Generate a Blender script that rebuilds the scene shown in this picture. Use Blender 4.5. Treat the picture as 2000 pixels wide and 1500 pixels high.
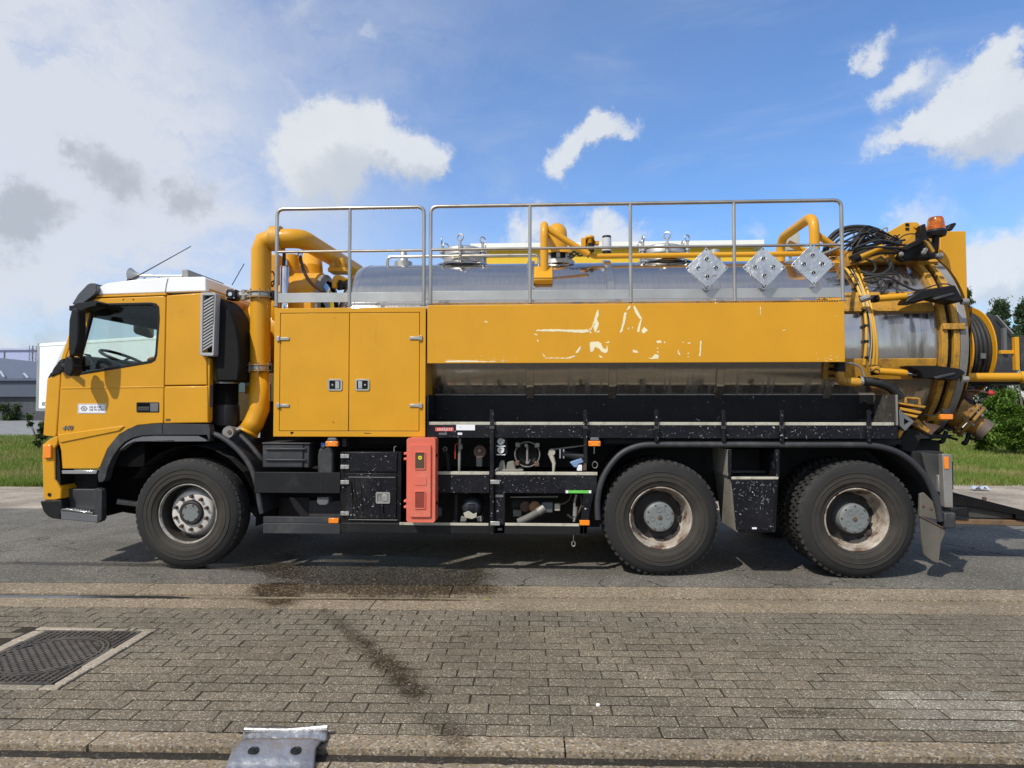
import bpy, bmesh, math, random
import numpy as np
from mathutils import Vector, Matrix
from mathutils.geometry import tessellate_polygon
from math import radians, sin, cos, pi, sqrt, atan2, exp
random.seed(7); rng = np.random.default_rng(7)
for o in list(bpy.data.objects): bpy.data.objects.remove(o)
S = bpy.context.scene; C = S.collection

# ------------------------------------------------------------------ camera
F = 1280.0; HOR = 792.0
CAM = Vector((0.0, -6.12, 1.575)); YAW = radians(2.96); PITCH = math.atan((HOR-750)/F)
cd = bpy.data.cameras.new('camera'); cam = bpy.data.objects.new('camera', cd); C.objects.link(cam)
cd.sensor_width = 36; cd.lens = 36*F/2000; cd.clip_end = 5000; cd.clip_start = .05
cam.location = CAM; cam.rotation_euler = (pi/2+PITCH, 0, YAW)
S.camera = cam
RIGHT = Vector((cos(YAW), sin(YAW), 0)); FW0 = Vector((-sin(YAW), cos(YAW), 0))
FWD = FW0*cos(PITCH)+Vector((0,0,1))*sin(PITCH); UP = RIGHT.cross(FWD)
def ray(px, py): return FWD + RIGHT*((px-1000)/F) + UP*((750-py)/F)
def at(px, py, y):                       # photograph position -> point in the plane y
    d = ray(px, py); return CAM + d*((y-CAM.y)/d.y)
def ground(px, py, z=0.0):
    d = ray(px, py); return CAM + d*((z-CAM.z)/d.z)
def far(px, py, dist):                   # at a horizontal distance along the view axis
    d = ray(px, py); return CAM + d*(dist/d.dot(FW0))
def X(px, y, py=750): return at(px, py, y).x
def Z(py, y, px=1000): return at(px, py, y).z

# ------------------------------------------------------------------ sun, sky, exposure
SUNV = Vector((-.55, -.72, 1.0)).normalized()
EL = math.asin(SUNV.z); AZ = atan2(SUNV.x, SUNV.y)
sd = bpy.data.lights.new('sun', 'SUN'); sun = bpy.data.objects.new('sun', sd); C.objects.link(sun)
sd.energy = 4.2; sd.angle = radians(.53); sd.color = (1, .955, .88)
sun.rotation_euler = (-SUNV).to_track_quat('-Z', 'Y').to_euler()
S.view_settings.view_transform = 'Standard'; S.view_settings.look = 'None'
S.view_settings.exposure = 0.0; S.view_settings.gamma = 1; S.view_settings.use_curve_mapping = False

class NT:
    def __init__(s, tree): s.t = tree; s.n = tree.nodes; s.l = tree.links; s.n.clear()
    def __call__(s, typ, ins=None, **props):
        nd = s.n.new(typ)
        for k, v in props.items(): setattr(nd, k, v)
        for k, v in (ins or {}).items(): s.put(nd.inputs[k], v)
        return nd
    def put(s, sock, v):
        if isinstance(v, bpy.types.NodeSocket): s.l.new(v, sock)
        elif isinstance(v, bpy.types.Node): s.l.new(v.outputs[0], sock)
        else:
            if sock.type == 'RGBA' and len(v) == 3: v = (*v, 1)
            sock.default_value = v
    def math(s, op, a, b=None, c=None, clamp=False):
        nd = s.n.new('ShaderNodeMath'); nd.operation = op; nd.use_clamp = clamp
        for i, v in enumerate((a, b, c)):
            if v is not None: s.put(nd.inputs[i], v)
        return nd.outputs[0]
    def ramp(s, v, a, b, lo=0.0, hi=1.0):
        nd = s('ShaderNodeMapRange', {'Value': v, 'From Min': a, 'From Max': b, 'To Min': lo, 'To Max': hi}, interpolation_type='SMOOTHSTEP')
        return nd.outputs[0]
    def mix(s, f, a, b, mode='MIX'):
        nd = s.n.new('ShaderNodeMix'); nd.data_type = 'RGBA'; nd.blend_type = mode
        s.put(nd.inputs[0], f); s.put(nd.inputs[6], a); s.put(nd.inputs[7], b)
        return nd.outputs[2]
    def noise(s, vec, scale, detail=4, rough=.55, dist=0):
        nd = s('ShaderNodeTexNoise', {'Scale': scale, 'Detail': detail, 'Roughness': rough, 'Distortion': dist})
        if vec is not None: s.put(nd.inputs['Vector'], vec)
        return nd.outputs[0]

w = bpy.data.worlds.new('World'); S.world = w; w.use_nodes = True
k = NT(w.node_tree)
tc = k('ShaderNodeTexCoord').outputs['Generated']
sky = k('ShaderNodeTexSky', sky_type='NISHITA', sun_disc=False)
sky.sun_elevation = EL; sky.sun_rotation = AZ; sky.altitude = 50; sky.air_density = 1.0; sky.dust_density = .5; sky.ozone_density = 2.2
wob = k('ShaderNodeTexNoise', {'Vector': tc, 'Scale': 6.5, 'Detail': 8, 'Roughness': .70})
tcw = k('ShaderNodeVectorMath', {0: tc, 1: k('ShaderNodeVectorMath', {0: k('ShaderNodeVectorMath', {0: wob.outputs['Color'], 1: (.5,.5,.5)}, operation='SUBTRACT').outputs[0], 1: (.125,.125,.125)}, operation='MULTIPLY').outputs[0]}, operation='ADD').outputs[0]
tcw = k('ShaderNodeVectorMath', {0: tcw}, operation='NORMALIZE').outputs[0]
wob2 = k('ShaderNodeTexNoise', {'Vector': tc, 'Scale': 24, 'Detail': 5, 'Roughness': .65})
tcw = k('ShaderNodeVectorMath', {0: tcw, 1: k('ShaderNodeVectorMath', {0: k('ShaderNodeVectorMath', {0: wob2.outputs['Color'], 1: (.5,.5,.5)}, operation='SUBTRACT').outputs[0], 1: (.045,.045,.045)}, operation='MULTIPLY').outputs[0]}, operation='ADD').outputs[0]
tcw = k('ShaderNodeVectorMath', {0: tcw}, operation='NORMALIZE').outputs[0]
lit = RIGHT*-.012+Vector((0,0,.026))          # towards the sun, for the lit sides of the clouds
tcl = k('ShaderNodeVectorMath', {0: k('ShaderNodeVectorMath', {0: tcw, 1: tuple(lit)}, operation='ADD').outputs[0]}, operation='NORMALIZE').outputs[0]
def blobs(lst, tc=tc):              # soft round patches of cloud in fixed directions of the sky
    acc = None
    for px, py, r, wt in lst:
        c = ray(px, py).normalized() if not isinstance(px, Vector) else px; rr = r/F
        dt = k('ShaderNodeVectorMath', {0: tc, 1: tuple(c)}, operation='DOT_PRODUCT').outputs['Value']
        e = k.math('EXPONENT', k.math('MULTIPLY_ADD', dt, 2/(rr*rr), -2/(rr*rr)))
        acc = k.math('MULTIPLY_ADD', e, wt, acc if acc is not None else 0.0)
    return acc
WH = [(590,262,44,1),(632,236,36,1),(668,262,48,1),(725,262,36,.9),(590,312,50,.9),(640,318,60,.9),(700,300,44,.9),(760,290,36,.9),(800,292,34,1),(846,312,34,1),(805,335,44,.9),
      (858,338,30,.7),(600,368,60,.7),(660,372,55,.65),(810,372,44,.35),(560,380,45,.4),
      (1182,250,26,1),(1190,275,26,.9),(1236,262,24,1),(1150,282,30,1),(1120,305,28,1),(1090,325,26,.9),
      (1975,180,40,1),(1925,190,42,1),(1880,228,44,1),(1835,255,36,1),(1780,262,28,.9),(1725,272,28,.85),(1960,235,40,.8),(1890,290,36,.8),(1960,285,44,.9),(2030,250,60,1),
      (1815,140,26,.75),(1775,165,26,.75),(1725,190,26,.75),(1960,90,26,.7),(1990,75,26,.7),(1925,125,24,.6),(1705,85,26,.62),(1690,95,20,.5),
      (1045,450,50,.85),(1010,470,40,.7),(1110,460,30,.6),(1165,455,40,1),(1215,468,40,.9),(1260,480,30,.7),(1810,425,48,.5),(1760,440,40,.45),(1480,465,34,.5),
      (1960,520,56,1),(1905,530,46,1),(2020,540,70,1),(620,10,44,.45),(560,60,40,.3),(690,120,44,.3),(740,70,16,.4)]
DK = [(20,415,46,1),(55,438,36,1),(10,465,46,1),(60,395,26,.6),(180,312,28,.55),(215,338,32,.62),(250,360,26,.45),(365,345,34,.5),(385,380,34,.62),(345,395,28,.5),(140,405,24,.5),(215,425,26,.5),(60,665,70,.4),(130,680,60,.35),(255,330,22,.5),(150,300,20,.5),(330,375,26,.45),(405,370,22,.4),(110,410,22,.45),(290,520,60,.22),(200,560,50,.2)]
sw = blobs(WH, tcw); sk = blobs(DK, tcw); side = k.math('SUBTRACT', sw, blobs(WH, tcl))
veil = blobs([(-220,420,530,.9),(60,600,480,.5),(420,60,380,.12),(Vector((-.60,-.62,.50)).normalized(),0,1300,.85),(Vector((-.3,-.5,.85)).normalized(),0,900,.6),(Vector((.4,-.85,.35)).normalized(),0,1000,.5)])
front = blobs([(1000,350,1250,1.0)])
nA = k.noise(tc, 9, 8, .6, .3); nB = k.noise(tc, 3.2, 7, .55, .2); nC = k.noise(tc, 26, 6, .6)
# beyond the frame: scattered fair-weather clouds of the same kind
scat = k.math('MULTIPLY', k.ramp(nB, .55, .72), k.math('SUBTRACT', 1.0, front, clamp=True))
dens = k.math('ADD', sw, k.math('ADD', k.math('MULTIPLY_ADD', nA, 1.3, -.65), k.math('MULTIPLY_ADD', nC, .9, -.45)))
cloud = k.math('MAXIMUM', k.math('MULTIPLY', k.ramp(k.math('MULTIPLY_ADD', side, .40, dens), .05, 1.6), k.ramp(sw, .04, .5)), k.math('MULTIPLY', scat, .8))
dd = k.math('ADD', sk, k.math('ADD', k.math('MULTIPLY_ADD', nA, 2.6, -1.3), k.math('MULTIPLY_ADD', nC, 1.0, -.5)))
dark = k.math('MULTIPLY', k.ramp(dd, .05, 1.5), k.ramp(sk, .04, .6))
veil = k.math('MULTIPLY', k.math('MULTIPLY', k.math('MULTIPLY_ADD', nB, 1.1, .42), k.ramp(k.noise(k('ShaderNodeMapping', {'Vector': tcw, 'Rotation': (.3,.5,0), 'Scale': (1,1,2.6)}), 2.6, 9, .62), .30, .60, .45, 1.08)), veil, clamp=True)
wisp = k.math('MULTIPLY', k.ramp(k.noise(k('ShaderNodeMapping', {'Vector': tc, 'Rotation': (0, .6, 0), 'Scale': (2.2, 2, 7)}), 1.6, 8, .6, .8), .45, .8), .2)
SKYK = .105
base = k.mix(1.0, sky.outputs[0], (1.04, 1.42, 1.84), 'MULTIPLY')
base = k.mix(k.math('MULTIPLY', veil, .92), base, (6.9, 7.2, 7.85))
base = k.mix(wisp, base, (6.6, 7.0, 7.7))
shade = k.math('ADD', k.math('MULTIPLY', k.ramp(side, -.55, .65), .85), k.math('MULTIPLY', k.ramp(k.noise(tcw, 16, 6), .3, .7), .22), clamp=True)
base = k.mix(k.math('MULTIPLY', cloud, .88), base, k.mix(shade, (5.6, 6.0, 6.5), (7.7, 7.95, 8.15)))
base = k.mix(k.math('MULTIPLY', dark, .75), base, (3.9, 4.3, 5.0))
bg = k('ShaderNodeBackground', {'Color': base, 'Strength': SKYK})
k('ShaderNodeOutputWorld', {'Surface': bg.outputs[0]})

# ------------------------------------------------------------------ mesh helpers
ORG = {}                                  # parent name -> world position
def setp(o, label=None, cat=None, group=None, kind=None):
    if label: o['label'] = label
    if cat: o['category'] = cat
    if group: o['group'] = group
    if kind: o['kind'] = kind
    return o
def empty(name, loc, label=None, cat=None, group=None, rz=0):
    o = bpy.data.objects.new(name, None); C.objects.link(o); o.location = loc; o.rotation_euler = (0,0,rz); o.empty_display_size = .3
    ORG[o.name] = Vector(loc); return setp(o, label, cat, group)
def link(me, name, parent=None, loc=(0,0,0), rot=None):
    o = bpy.data.objects.new(name, me); C.objects.link(o)
    loc = Vector(loc)
    if parent is not None:
        o.parent = parent; o.location = loc-ORG[parent.name]
    else: o.location = loc
    if rot is not None: o.rotation_euler = rot
    ORG[o.name] = loc if rot is None else loc
    return o
def fillet(pts, r, n=5):
    pts = [Vector(p) for p in pts]; out = [pts[0]]
    for a, b, c in zip(pts, pts[1:], pts[2:]):
        u = (a-b); v = (c-b); lu, lv = u.length, v.length
        d = min(r, lu*.49, lv*.49); p = b+u/lu*d; q = b+v/lv*d
        for i in range(n+1):
            t = i/n; out.append(p*(1-t)**2+b*2*t*(1-t)+q*t*t)
    out.append(pts[-1]); return out
def spline(pts, n=6):
    P = [Vector(p) for p in pts]; P = [P[0]*2-P[1]]+P+[P[-1]*2-P[-2]]; out = []
    for i in range(1, len(P)-2):
        a, b, c, d = P[i-1:i+3]
        for j in range(n):
            t = j/n; out.append(.5*((2*b)+(c-a)*t+(2*a-5*b+4*c-d)*t*t+(3*b-a-3*c+d)*t**3))
    out.append(P[-2]); return out
def rrect(x0, x1, z0, z1, r, n=4):
    out = []
    for cx, cz, a in ((x1-r, z1-r, 0), (x0+r, z1-r, 90), (x0+r, z0+r, 180), (x1-r, z0+r, 270)):
        for i in range(n+1):
            t = radians(a+90*i/n); out.append((cx+r*cos(t), cz+r*sin(t)))
    return out
class MB:
    def __init__(s): s.v = []; s.f = []
    def add(s, vs, fs):
        n = len(s.v); s.v += [tuple(p) for p in vs]; s.f += [tuple(i+n for i in f) for f in fs]; return s
    def box(s, x0, x1, y0, y1, z0, z1):
        if x0 > x1: x0, x1 = x1, x0
        if z0 > z1: z0, z1 = z1, z0
        if y0 > y1: y0, y1 = y1, y0
        v = [(x0,y0,z0),(x1,y0,z0),(x1,y1,z0),(x0,y1,z0),(x0,y0,z1),(x1,y0,z1),(x1,y1,z1),(x0,y1,z1)]
        return s.add(v, [(0,3,2,1),(4,5,6,7),(0,1,5,4),(1,2,6,5),(2,3,7,6),(3,0,4,7)])
    def prism(s, pts, y0, y1, holes=(), f=None):
        """outline in (x,z), from y0 to y1; f maps (x,y,z) to a point"""
        f = f or (lambda x, y, z: (x, y, z))
        if y0 > y1: y0, y1 = y1, y0
        loops = [list(pts)]+[list(h) for h in holes]
        for i, lp in enumerate(loops):
            ar = sum(a[0]*b[1]-b[0]*a[1] for a, b in zip(lp, lp[1:]+lp[:1]))
            if (ar > 0) == (i > 0): lp.reverse()
        flat = [p for lp in loops for p in lp]; n = len(flat)
        tri = tessellate_polygon([[Vector((p[0], p[1], 0)) for p in lp] for lp in loops]) if (holes or n > 4) else [tuple(range(n))]
        fs = []
        for t in tri:
            a = sum(flat[t[i]][0]*flat[t[(i+1)%len(t)]][1]-flat[t[(i+1)%len(t)]][0]*flat[t[i]][1] for i in range(len(t)))
            t = tuple(t) if a > 0 else tuple(reversed(t))      # seen from -y: counter clockwise
            fs.append(t); fs.append(tuple(n+i for i in reversed(t)))
        o = 0
        for lp in loops:
            m = len(lp)
            for i in range(m):
                a, b = o+i, o+(i+1)%m; fs.append((b, a, a+n, b+n)[::-1] if False else (a, b, b+n, a+n))
            o += m
        return s.add([f(p[0], y0, p[1]) for p in flat]+[f(p[0], y1, p[1]) for p in flat], fs)
    def ppoly(s, pxs, y0, y1, holes=()):
        cv = lambda L: [(lambda q: (q.x, q.z))(at(a, b, y0)) for a, b in L]
        return s.prism(cv(pxs), y0, y1, [cv(h) for h in holes])
    def pbox(s, a, b, c, d, y0, y1):      # photograph rectangle as a box with its front at y0
        m = (b+d)/2; n = (a+c)/2
        return s.box(X(a, y0, m), X(c, y0, m), y0, y1, Z(d, y0, n), Z(b, y0, n))
    def tube(s, pts, r, n=10, cap=True, closed=False):
        P = [Vector(p) for p in pts]; m = len(P); R = r if isinstance(r, (list, tuple)) else [r]*m
        T = []
        for i in range(m):
            a = P[(i-1) % m] if (i or closed) else P[0]; b = P[(i+1) % m] if (i < m-1 or closed) else P[-1]
            T.append((b-a).normalized())
        nrm = T[0].orthogonal().normalized(); vs = []
        for i in range(m):
            nrm = (nrm-T[i]*nrm.dot(T[i])).normalized(); bi = T[i].cross(nrm)
            for j in range(n):
                t = 2*pi*j/n; vs.append(P[i]+(nrm*cos(t)+bi*sin(t))*R[i])
        fs = []
        for i in range(m if closed else m-1):
            q = (i+1) % m
            for j in range(n):
                fs.append((i*n+j, i*n+(j+1) % n, q*n+(j+1) % n, q*n+j))
        if cap and not closed:
            fs.append(tuple(range(n-1, -1, -1))); fs.append(tuple((m-1)*n+j for j in range(n)))
        return s.add(vs, fs)
    def lathe(s, prof, org, axis=(0,1,0), n=32, a0=0, a1=2*pi, ref=None):
        """profile of (along, radius)"""
        ax = Vector(axis).normalized(); org = Vector(org); u = Vector(ref) if ref else ax.orthogonal().normalized(); v = ax.cross(u)
        full = abs(a1-a0-2*pi) < 1e-6; cols = n if full else n+1; vs = []; m = len(prof)
        for t, r in prof:
            for j in range(cols):
                a = a0+(a1-a0)*j/n; vs.append(org+ax*t+(u*cos(a)+v*sin(a))*max(r, 1e-4))
        fs = []
        for i in range(m-1):
            for j in range(n):
                q = (j+1) % cols; fs.append((i*cols+j, i*cols+q, (i+1)*cols+q, (i+1)*cols+j))
        return s.add(vs, fs)
    def cyl(s, a, b, r, n=14):
        return s.tube([a, b], r, n)
    def mesh(s, name, m, smooth=35):
        me = bpy.data.meshes.new(name); me.from_pydata(s.v, [], s.f)
        bm = bmesh.new(); bm.from_mesh(me); bmesh.ops.recalc_face_normals(bm, faces=bm.faces); bm.to_mesh(me); bm.free()
        me.materials.append(m)
        if smooth:
            me.polygons.foreach_set('use_smooth', [True]*len(me.polygons)); me.set_sharp_from_angle(angle=radians(smooth))
        me.update(); return me
    def build(s, name, m, parent=None, bevel=0, smooth=35, loc=(0,0,0), seg=2):
        o = link(s.mesh(name, m, smooth), name, parent, loc)
        if bevel:
            b = o.modifiers.new('bevel', 'BEVEL'); b.width = bevel; b.segments = seg; b.limit_method = 'ANGLE'; b.angle_limit = radians(40); b.use_clamp_overlap = True; b.harden_normals = False
        return o
def text(s_, name, m, parent, loc, size, depth=.001, shear=0, rot=(pi/2,0,0), sx=1, align='LEFT'):
    cu = bpy.data.curves.new(name, 'FONT'); cu.body = s_; cu.size = size; cu.extrude = depth; cu.shear = shear; cu.align_x = align; cu.align_y = 'CENTER'
    t = bpy.data.objects.new(name, cu); C.objects.link(t)
    dg = bpy.context.evaluated_depsgraph_get(); me = bpy.data.meshes.new_from_object(t.evaluated_get(dg)); me.name = name
    bpy.data.objects.remove(t); me.materials.clear(); me.materials.append(m)
    o = link(me, name, parent, loc, rot); o.scale = (sx,1,1); return o

# ------------------------------------------------------------------ materials
def newmat(name):
    m = bpy.data.materials.new(name); m.use_nodes = True; return m, NT(m.node_tree)
def out(k, sh): k('ShaderNodeOutputMaterial', {'Surface': sh})
def obj_co(k): return k('ShaderNodeTexCoord').outputs['Object']
def pos_co(k): return k('ShaderNodeNewGeometry').outputs['Position']
def worn(name, base, rough=.5, metal=0, var=.12, chip=None, chip_thr=.66, chip_scale=40, grime=None, grime_thr=.6, grime_scale=3, coat=0, bump=.0, bump_scale=60, streak=None, streak_thr=.62, spec=.5, tint=False, bdist=.01):
    m, k = newmat(name); co = obj_co(k)
    n1 = k.noise(co, 2.3, 6)
    f = k.ramp(n1, .25, .75, 1-var, 1+var)
    col = k.mix(1.0, base, k('ShaderNodeCombineColor', {0: f, 1: f, 2: f}).outputs[0], 'MULTIPLY')
    r = k.math('MULTIPLY_ADD', k.noise(co, 9, 5), .3, rough-.15)
    met = metal
    if grime:
        gm = k.ramp(k.math('ADD', k.math('MULTIPLY', k.noise(co, grime_scale, 8, .65), .8), k.math('MULTIPLY', k.noise(co, grime_scale*9, 4), .2)), grime_thr-.12, grime_thr+.16)
        col = k.mix(k.math('MULTIPLY', gm, .8), col, grime); r = k.math('MULTIPLY_ADD', gm, .25, r)
        if metal: met = k.math('MULTIPLY_ADD', gm, -.8*metal, metal)
    if streak:
        st = k.noise(k('ShaderNodeMapping', {'Vector': co, 'Scale': (30, 30, 1.6)}), 1, 6, .6)
        sm = k.math('MULTIPLY', k.ramp(st, streak_thr-.06, streak_thr+.12), k.ramp(k.noise(co, 1.7, 3), .4, .6))
        col = k.mix(k.math('MULTIPLY', sm, .75), col, streak); r = k.math('MULTIPLY_ADD', sm, .2, r)
    if chip:
        v = k.noise(co, chip_scale, 3, .5, .8)
        cm = k.math('MULTIPLY', k.ramp(v, chip_thr, chip_thr+.03), k.ramp(k.noise(co, 4, 4), .40, .62))
        sc = k.noise(k('ShaderNodeMapping', {'Vector': co, 'Rotation': (0, .7, 0), 'Scale': (chip_scale*2.2, 20, chip_scale*.18)}), 1, 2)
        cm = k.math('MAXIMUM', cm, k.math('MULTIPLY', k.ramp(sc, chip_thr+.09, chip_thr+.11), k.ramp(k.noise(co, 3, 3), .5, .6)))
        col = k.mix(cm, col, chip)
    if tint: col = k.mix(1.0, col, k('ShaderNodeObjectInfo').outputs['Color'], 'MULTIPLY')
    ins = {'Base Color': col, 'Roughness': r, 'Metallic': met, 'Coat Weight': coat, 'Coat Roughness': .12, 'Specular IOR Level': spec}
    if bump:
        ins['Normal'] = k('ShaderNodeBump', {'Height': k.noise(co, bump_scale, 5), 'Strength': bump, 'Distance': bdist}).outputs[0]
    out(k, k('ShaderNodeBsdfPrincipled', ins).outputs[0]); return m
YC = (.60, .288, .012)
yellow = worn('yellow_paint', YC, .42, var=.06, coat=.12, spec=.3, streak=(.42,.20,.015), streak_thr=.68, grime=(.34,.18,.02), grime_thr=.69, chip=(.22,.12,.03), chip_thr=.75, chip_scale=26)
yellow_clean = worn('yellow_panel_paint', YC, .45, var=.05, coat=.06, spec=.3, chip=(.74,.62,.36), chip_thr=.745, chip_scale=38, grime=(.48,.27,.03), grime_thr=.72, streak=(.42,.20,.015), streak_thr=.66)
yellow_dirty = worn('grimy_yellow_paint', (.52,.26,.02), .55, var=.2, grime=(.05,.035,.02), grime_thr=.55, grime_scale=5, chip=(.10,.06,.03), chip_thr=.68, streak=(.12,.08,.03), streak_thr=.58)
black = worn('black_paint', (.005,.005,.006), .45, var=.3, chip=(.42,.42,.42), chip_thr=.69, chip_scale=30, grime=(.022,.021,.02), grime_thr=.58, spec=.2)
black_chip = worn('chipped_black_paint', (.007,.007,.010), .42, var=.3, chip=(.50,.50,.50), chip_thr=.66, chip_scale=52, grime=(.025,.025,.025), grime_thr=.58, streak=(.05,.05,.05), streak_thr=.66, spec=.22)
black_oil = worn('oily_black_steel', (.007,.006,.0055), .45, var=.4, grime=(.03,.025,.02), grime_thr=.64, grime_scale=6, spec=.25)
under = worn('underbody_black', (.012,.012,.012), .8, var=.4, grime=(.035,.03,.025), grime_thr=.6)
plastic = worn('dark_grey_plastic', (.027,.028,.031), .55, var=.15, grime=(.085,.083,.078), grime_thr=.6, bump=.05, bump_scale=200)
plastic_lt = worn('mid_grey_plastic', (.115,.118,.123), .5, var=.1, grime=(.2,.19,.18), grime_thr=.66)
plastic_blk = worn('black_plastic', (.010,.010,.0105), .5, spec=.3, var=.2, grime=(.05,.05,.048), grime_thr=.66)
def tyre_mat():
    m, k = newmat('tyre_rubber'); co = obj_co(k); sx = k('ShaderNodeSeparateXYZ', {0: co}).outputs
    rad = k.math('SQRT', k.math('ADD', k.math('MULTIPLY', sx[0], sx[0]), k.math('MULTIPLY', sx[2], sx[2])))
    n1 = k.noise(co, 5, 7, .62); n2 = k.noise(co, 28, 4)
    dust = k.math('MULTIPLY', k.ramp(k.math('ADD', rad, k.math('MULTIPLY_ADD', n1, .10, -.05)), .455, .395), k.ramp(n1, .3, .7, .35, 1))
    tread = k.math('MULTIPLY', k.ramp(rad, .49, .525), k.ramp(n2, .4, .65, .1, .8))
    col = k.mix(k.ramp(k.noise(co, 2.2, 5), .3, .7), (.015,.015,.015), (.025,.0245,.024))
    col = k.mix(dust, col, (.046,.040,.032)); col = k.mix(tread, col, (.052,.049,.045))
    h = k.math('ADD', k.math('MULTIPLY', n2, .4), k.math('MULTIPLY', k.math('SINE', k.math('MULTIPLY', rad, 420)), k.math('MULTIPLY', k.ramp(rad, .44, .445), k.ramp(rad, .475, .47))))
    out(k, k('ShaderNodeBsdfPrincipled', {'Base Color': col, 'Roughness': .75, 'Specular IOR Level': .28, 'Normal': k('ShaderNodeBump', {'Height': h, 'Strength': .18, 'Distance': .006}).outputs[0]}).outputs[0]); return m
rubber = tyre_mat()
hose_m = worn('hose_rubber', (.013,.013,.014), .6, var=.3, grime=(.06,.055,.05), grime_thr=.64, grime_scale=9)
white = worn('white_paint', (.86,.86,.85), .35, var=.03, coat=.3, grime=(.5,.48,.44), grime_thr=.74)
galv = worn('galvanised_steel', (.45,.445,.42), .42, metal=.75, var=.14, grime=(.30,.27,.23), grime_thr=.66, grime_scale=6)
rail_m = worn('stainless_rail', (.46,.42,.36), .34, metal=.9, var=.15, grime=(.16,.13,.10), grime_thr=.66, grime_scale=7)
plate_m = worn('stamped_aluminium', (.56,.56,.545), .30, metal=.9, var=.18, bump=.9, bump_scale=5, bdist=.05)
cream = worn('worn_cream_edge', (.44,.42,.34), .7, var=.2, grime=(.14,.12,.09), grime_thr=.58, grime_scale=14)
coral = worn('faded_red_plastic', (.64,.135,.085), .5, var=.08, grime=(.62,.25,.17), grime_thr=.6)
orange = worn('orange_reflector', (.85,.24,.01), .2, var=.08, coat=.6)
red_l = worn('red_plastic', (.45,.03,.02), .4)
blue_cap = worn('blue_plastic', (.05,.14,.45), .4)
greyhub = worn('grey_hub_paint', (.17,.185,.185), .5, var=.12, grime=(.10,.08,.06), grime_thr=.62, grime_scale=9)
rimw = worn('rusty_white_rim', (.46,.42,.36), .5, var=.25, chip=(.085,.045,.03), chip_thr=.56, chip_scale=7, grime=(.16,.10,.06), grime_thr=.47, grime_scale=8)
rimd = worn('dusty_rim', (.36,.34,.31), .55, var=.25, grime=(.085,.065,.05), grime_thr=.50, grime_scale=7, chip=(.12,.06,.04), chip_thr=.64)
rimk = worn('brown_black_rim', (.020,.018,.016), .6, var=.3, grime=(.05,.035,.025), grime_thr=.6)
rust = worn('rusty_steel', (.13,.075,.05), .75, var=.3, grime=(.05,.035,.03), grime_thr=.5)
chrome = worn('chrome', (.7,.7,.7), .15, metal=1, var=.05, grime=(.3,.28,.25), grime_thr=.7)
dustflap = worn('dusty_rubber_flap', (.105,.095,.078), .8, var=.2, streak=(.02,.02,.02), streak_thr=.56, grime=(.06,.055,.05), grime_thr=.62)
dustside = worn('dusty_side_steel', (.25,.23,.19), .8, var=.2, grime=(.10,.09,.07), grime_thr=.58)
lett = worn('old_lettering_film', (.78,.70,.46), .6, var=.08)
stick = worn('white_sticker', (.78,.78,.80), .4, var=.02)
ink = worn('black_ink', (.015,.015,.018), .5)
badge_m = worn('metal_badge', (.36,.33,.29), .35, metal=.7)
green = worn('green_sticker', (.13,.52,.08), .4)
cable_m = worn('yellow_conduit', (.62,.34,.03), .5, var=.1)
cable_w = worn('white_conduit', (.40,.38,.33), .5)
oldsteel = worn('weathered_steel', (.27,.26,.24), .55, metal=.5, var=.2, grime=(.10,.08,.06), grime_thr=.58, grime_scale=8)
brownh = worn('brown_hose', (.07,.035,.015), .5)
gauge_f = worn('gauge_face', (.68,.67,.62), .4, var=.03)
wood = worn('weathered_wood', (.20,.12,.06), .8, var=.3, grime=(.06,.05,.04), grime_thr=.55)

def steel_mat():
    m, k = newmat('brushed_stainless_tank'); co = obj_co(k)
    br = k.noise(k('ShaderNodeMapping', {'Vector': co, 'Scale': (90, 5, 5)}), 1, 5, .6)
    b2 = k.noise(co, 1.3, 5)
    sx = k('ShaderNodeSeparateXYZ', {0: co}).outputs
    st = k.noise(k('ShaderNodeMapping', {'Vector': co, 'Scale': (9, 2.2, 1.1)}), 1, 7, .65)
    dirty = k.math('MULTIPLY', k.ramp(sx[0], 2.7, 3.75), k.ramp(st, .42, .66))
    low = k.math('MULTIPLY', k.ramp(sx[2], 1.95, 1.70), k.ramp(k.noise(k('ShaderNodeMapping', {'Vector': co, 'Scale': (16, 2, 1.5)}), 1, 7, .7), .50, .66))
    dm = k.math('MAXIMUM', dirty, k.math('MULTIPLY', low, .8))
    low_tint = k.ramp(sx[2], 2.3, 1.7)                       # browner towards the bottom of the tank
    v = k.ramp(br, .3, .7, .46, .52)
    col = k('ShaderNodeCombineColor', {0: k.math('MULTIPLY', v, 1.06), 1: v, 2: k.math('MULTIPLY', v, .92)}).outputs[0]
    col = k.mix(k.math('MULTIPLY', low_tint, .45), col, (.40, .34, .25))
    col = k.mix(k.math('MULTIPLY', dm, .88), col, (.035, .03, .024))
    r = k.math('ADD', k.math('MULTIPLY_ADD', br, .08, .085), k.math('MULTIPLY', dm, .30))
    bp = k('ShaderNodeBump', {'Height': k.math('ADD', k.math('MULTIPLY', b2, 1.0), k.math('MULTIPLY', br, .02)), 'Strength': .22, 'Distance': .03})
    out(k, k('ShaderNodeBsdfPrincipled', {'Base Color': col, 'Metallic': k.math('MULTIPLY_ADD', dm, -.6, .97), 'Roughness': r, 'Normal': bp.outputs[0]}).outputs[0]); return m
steel = steel_mat()
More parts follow.
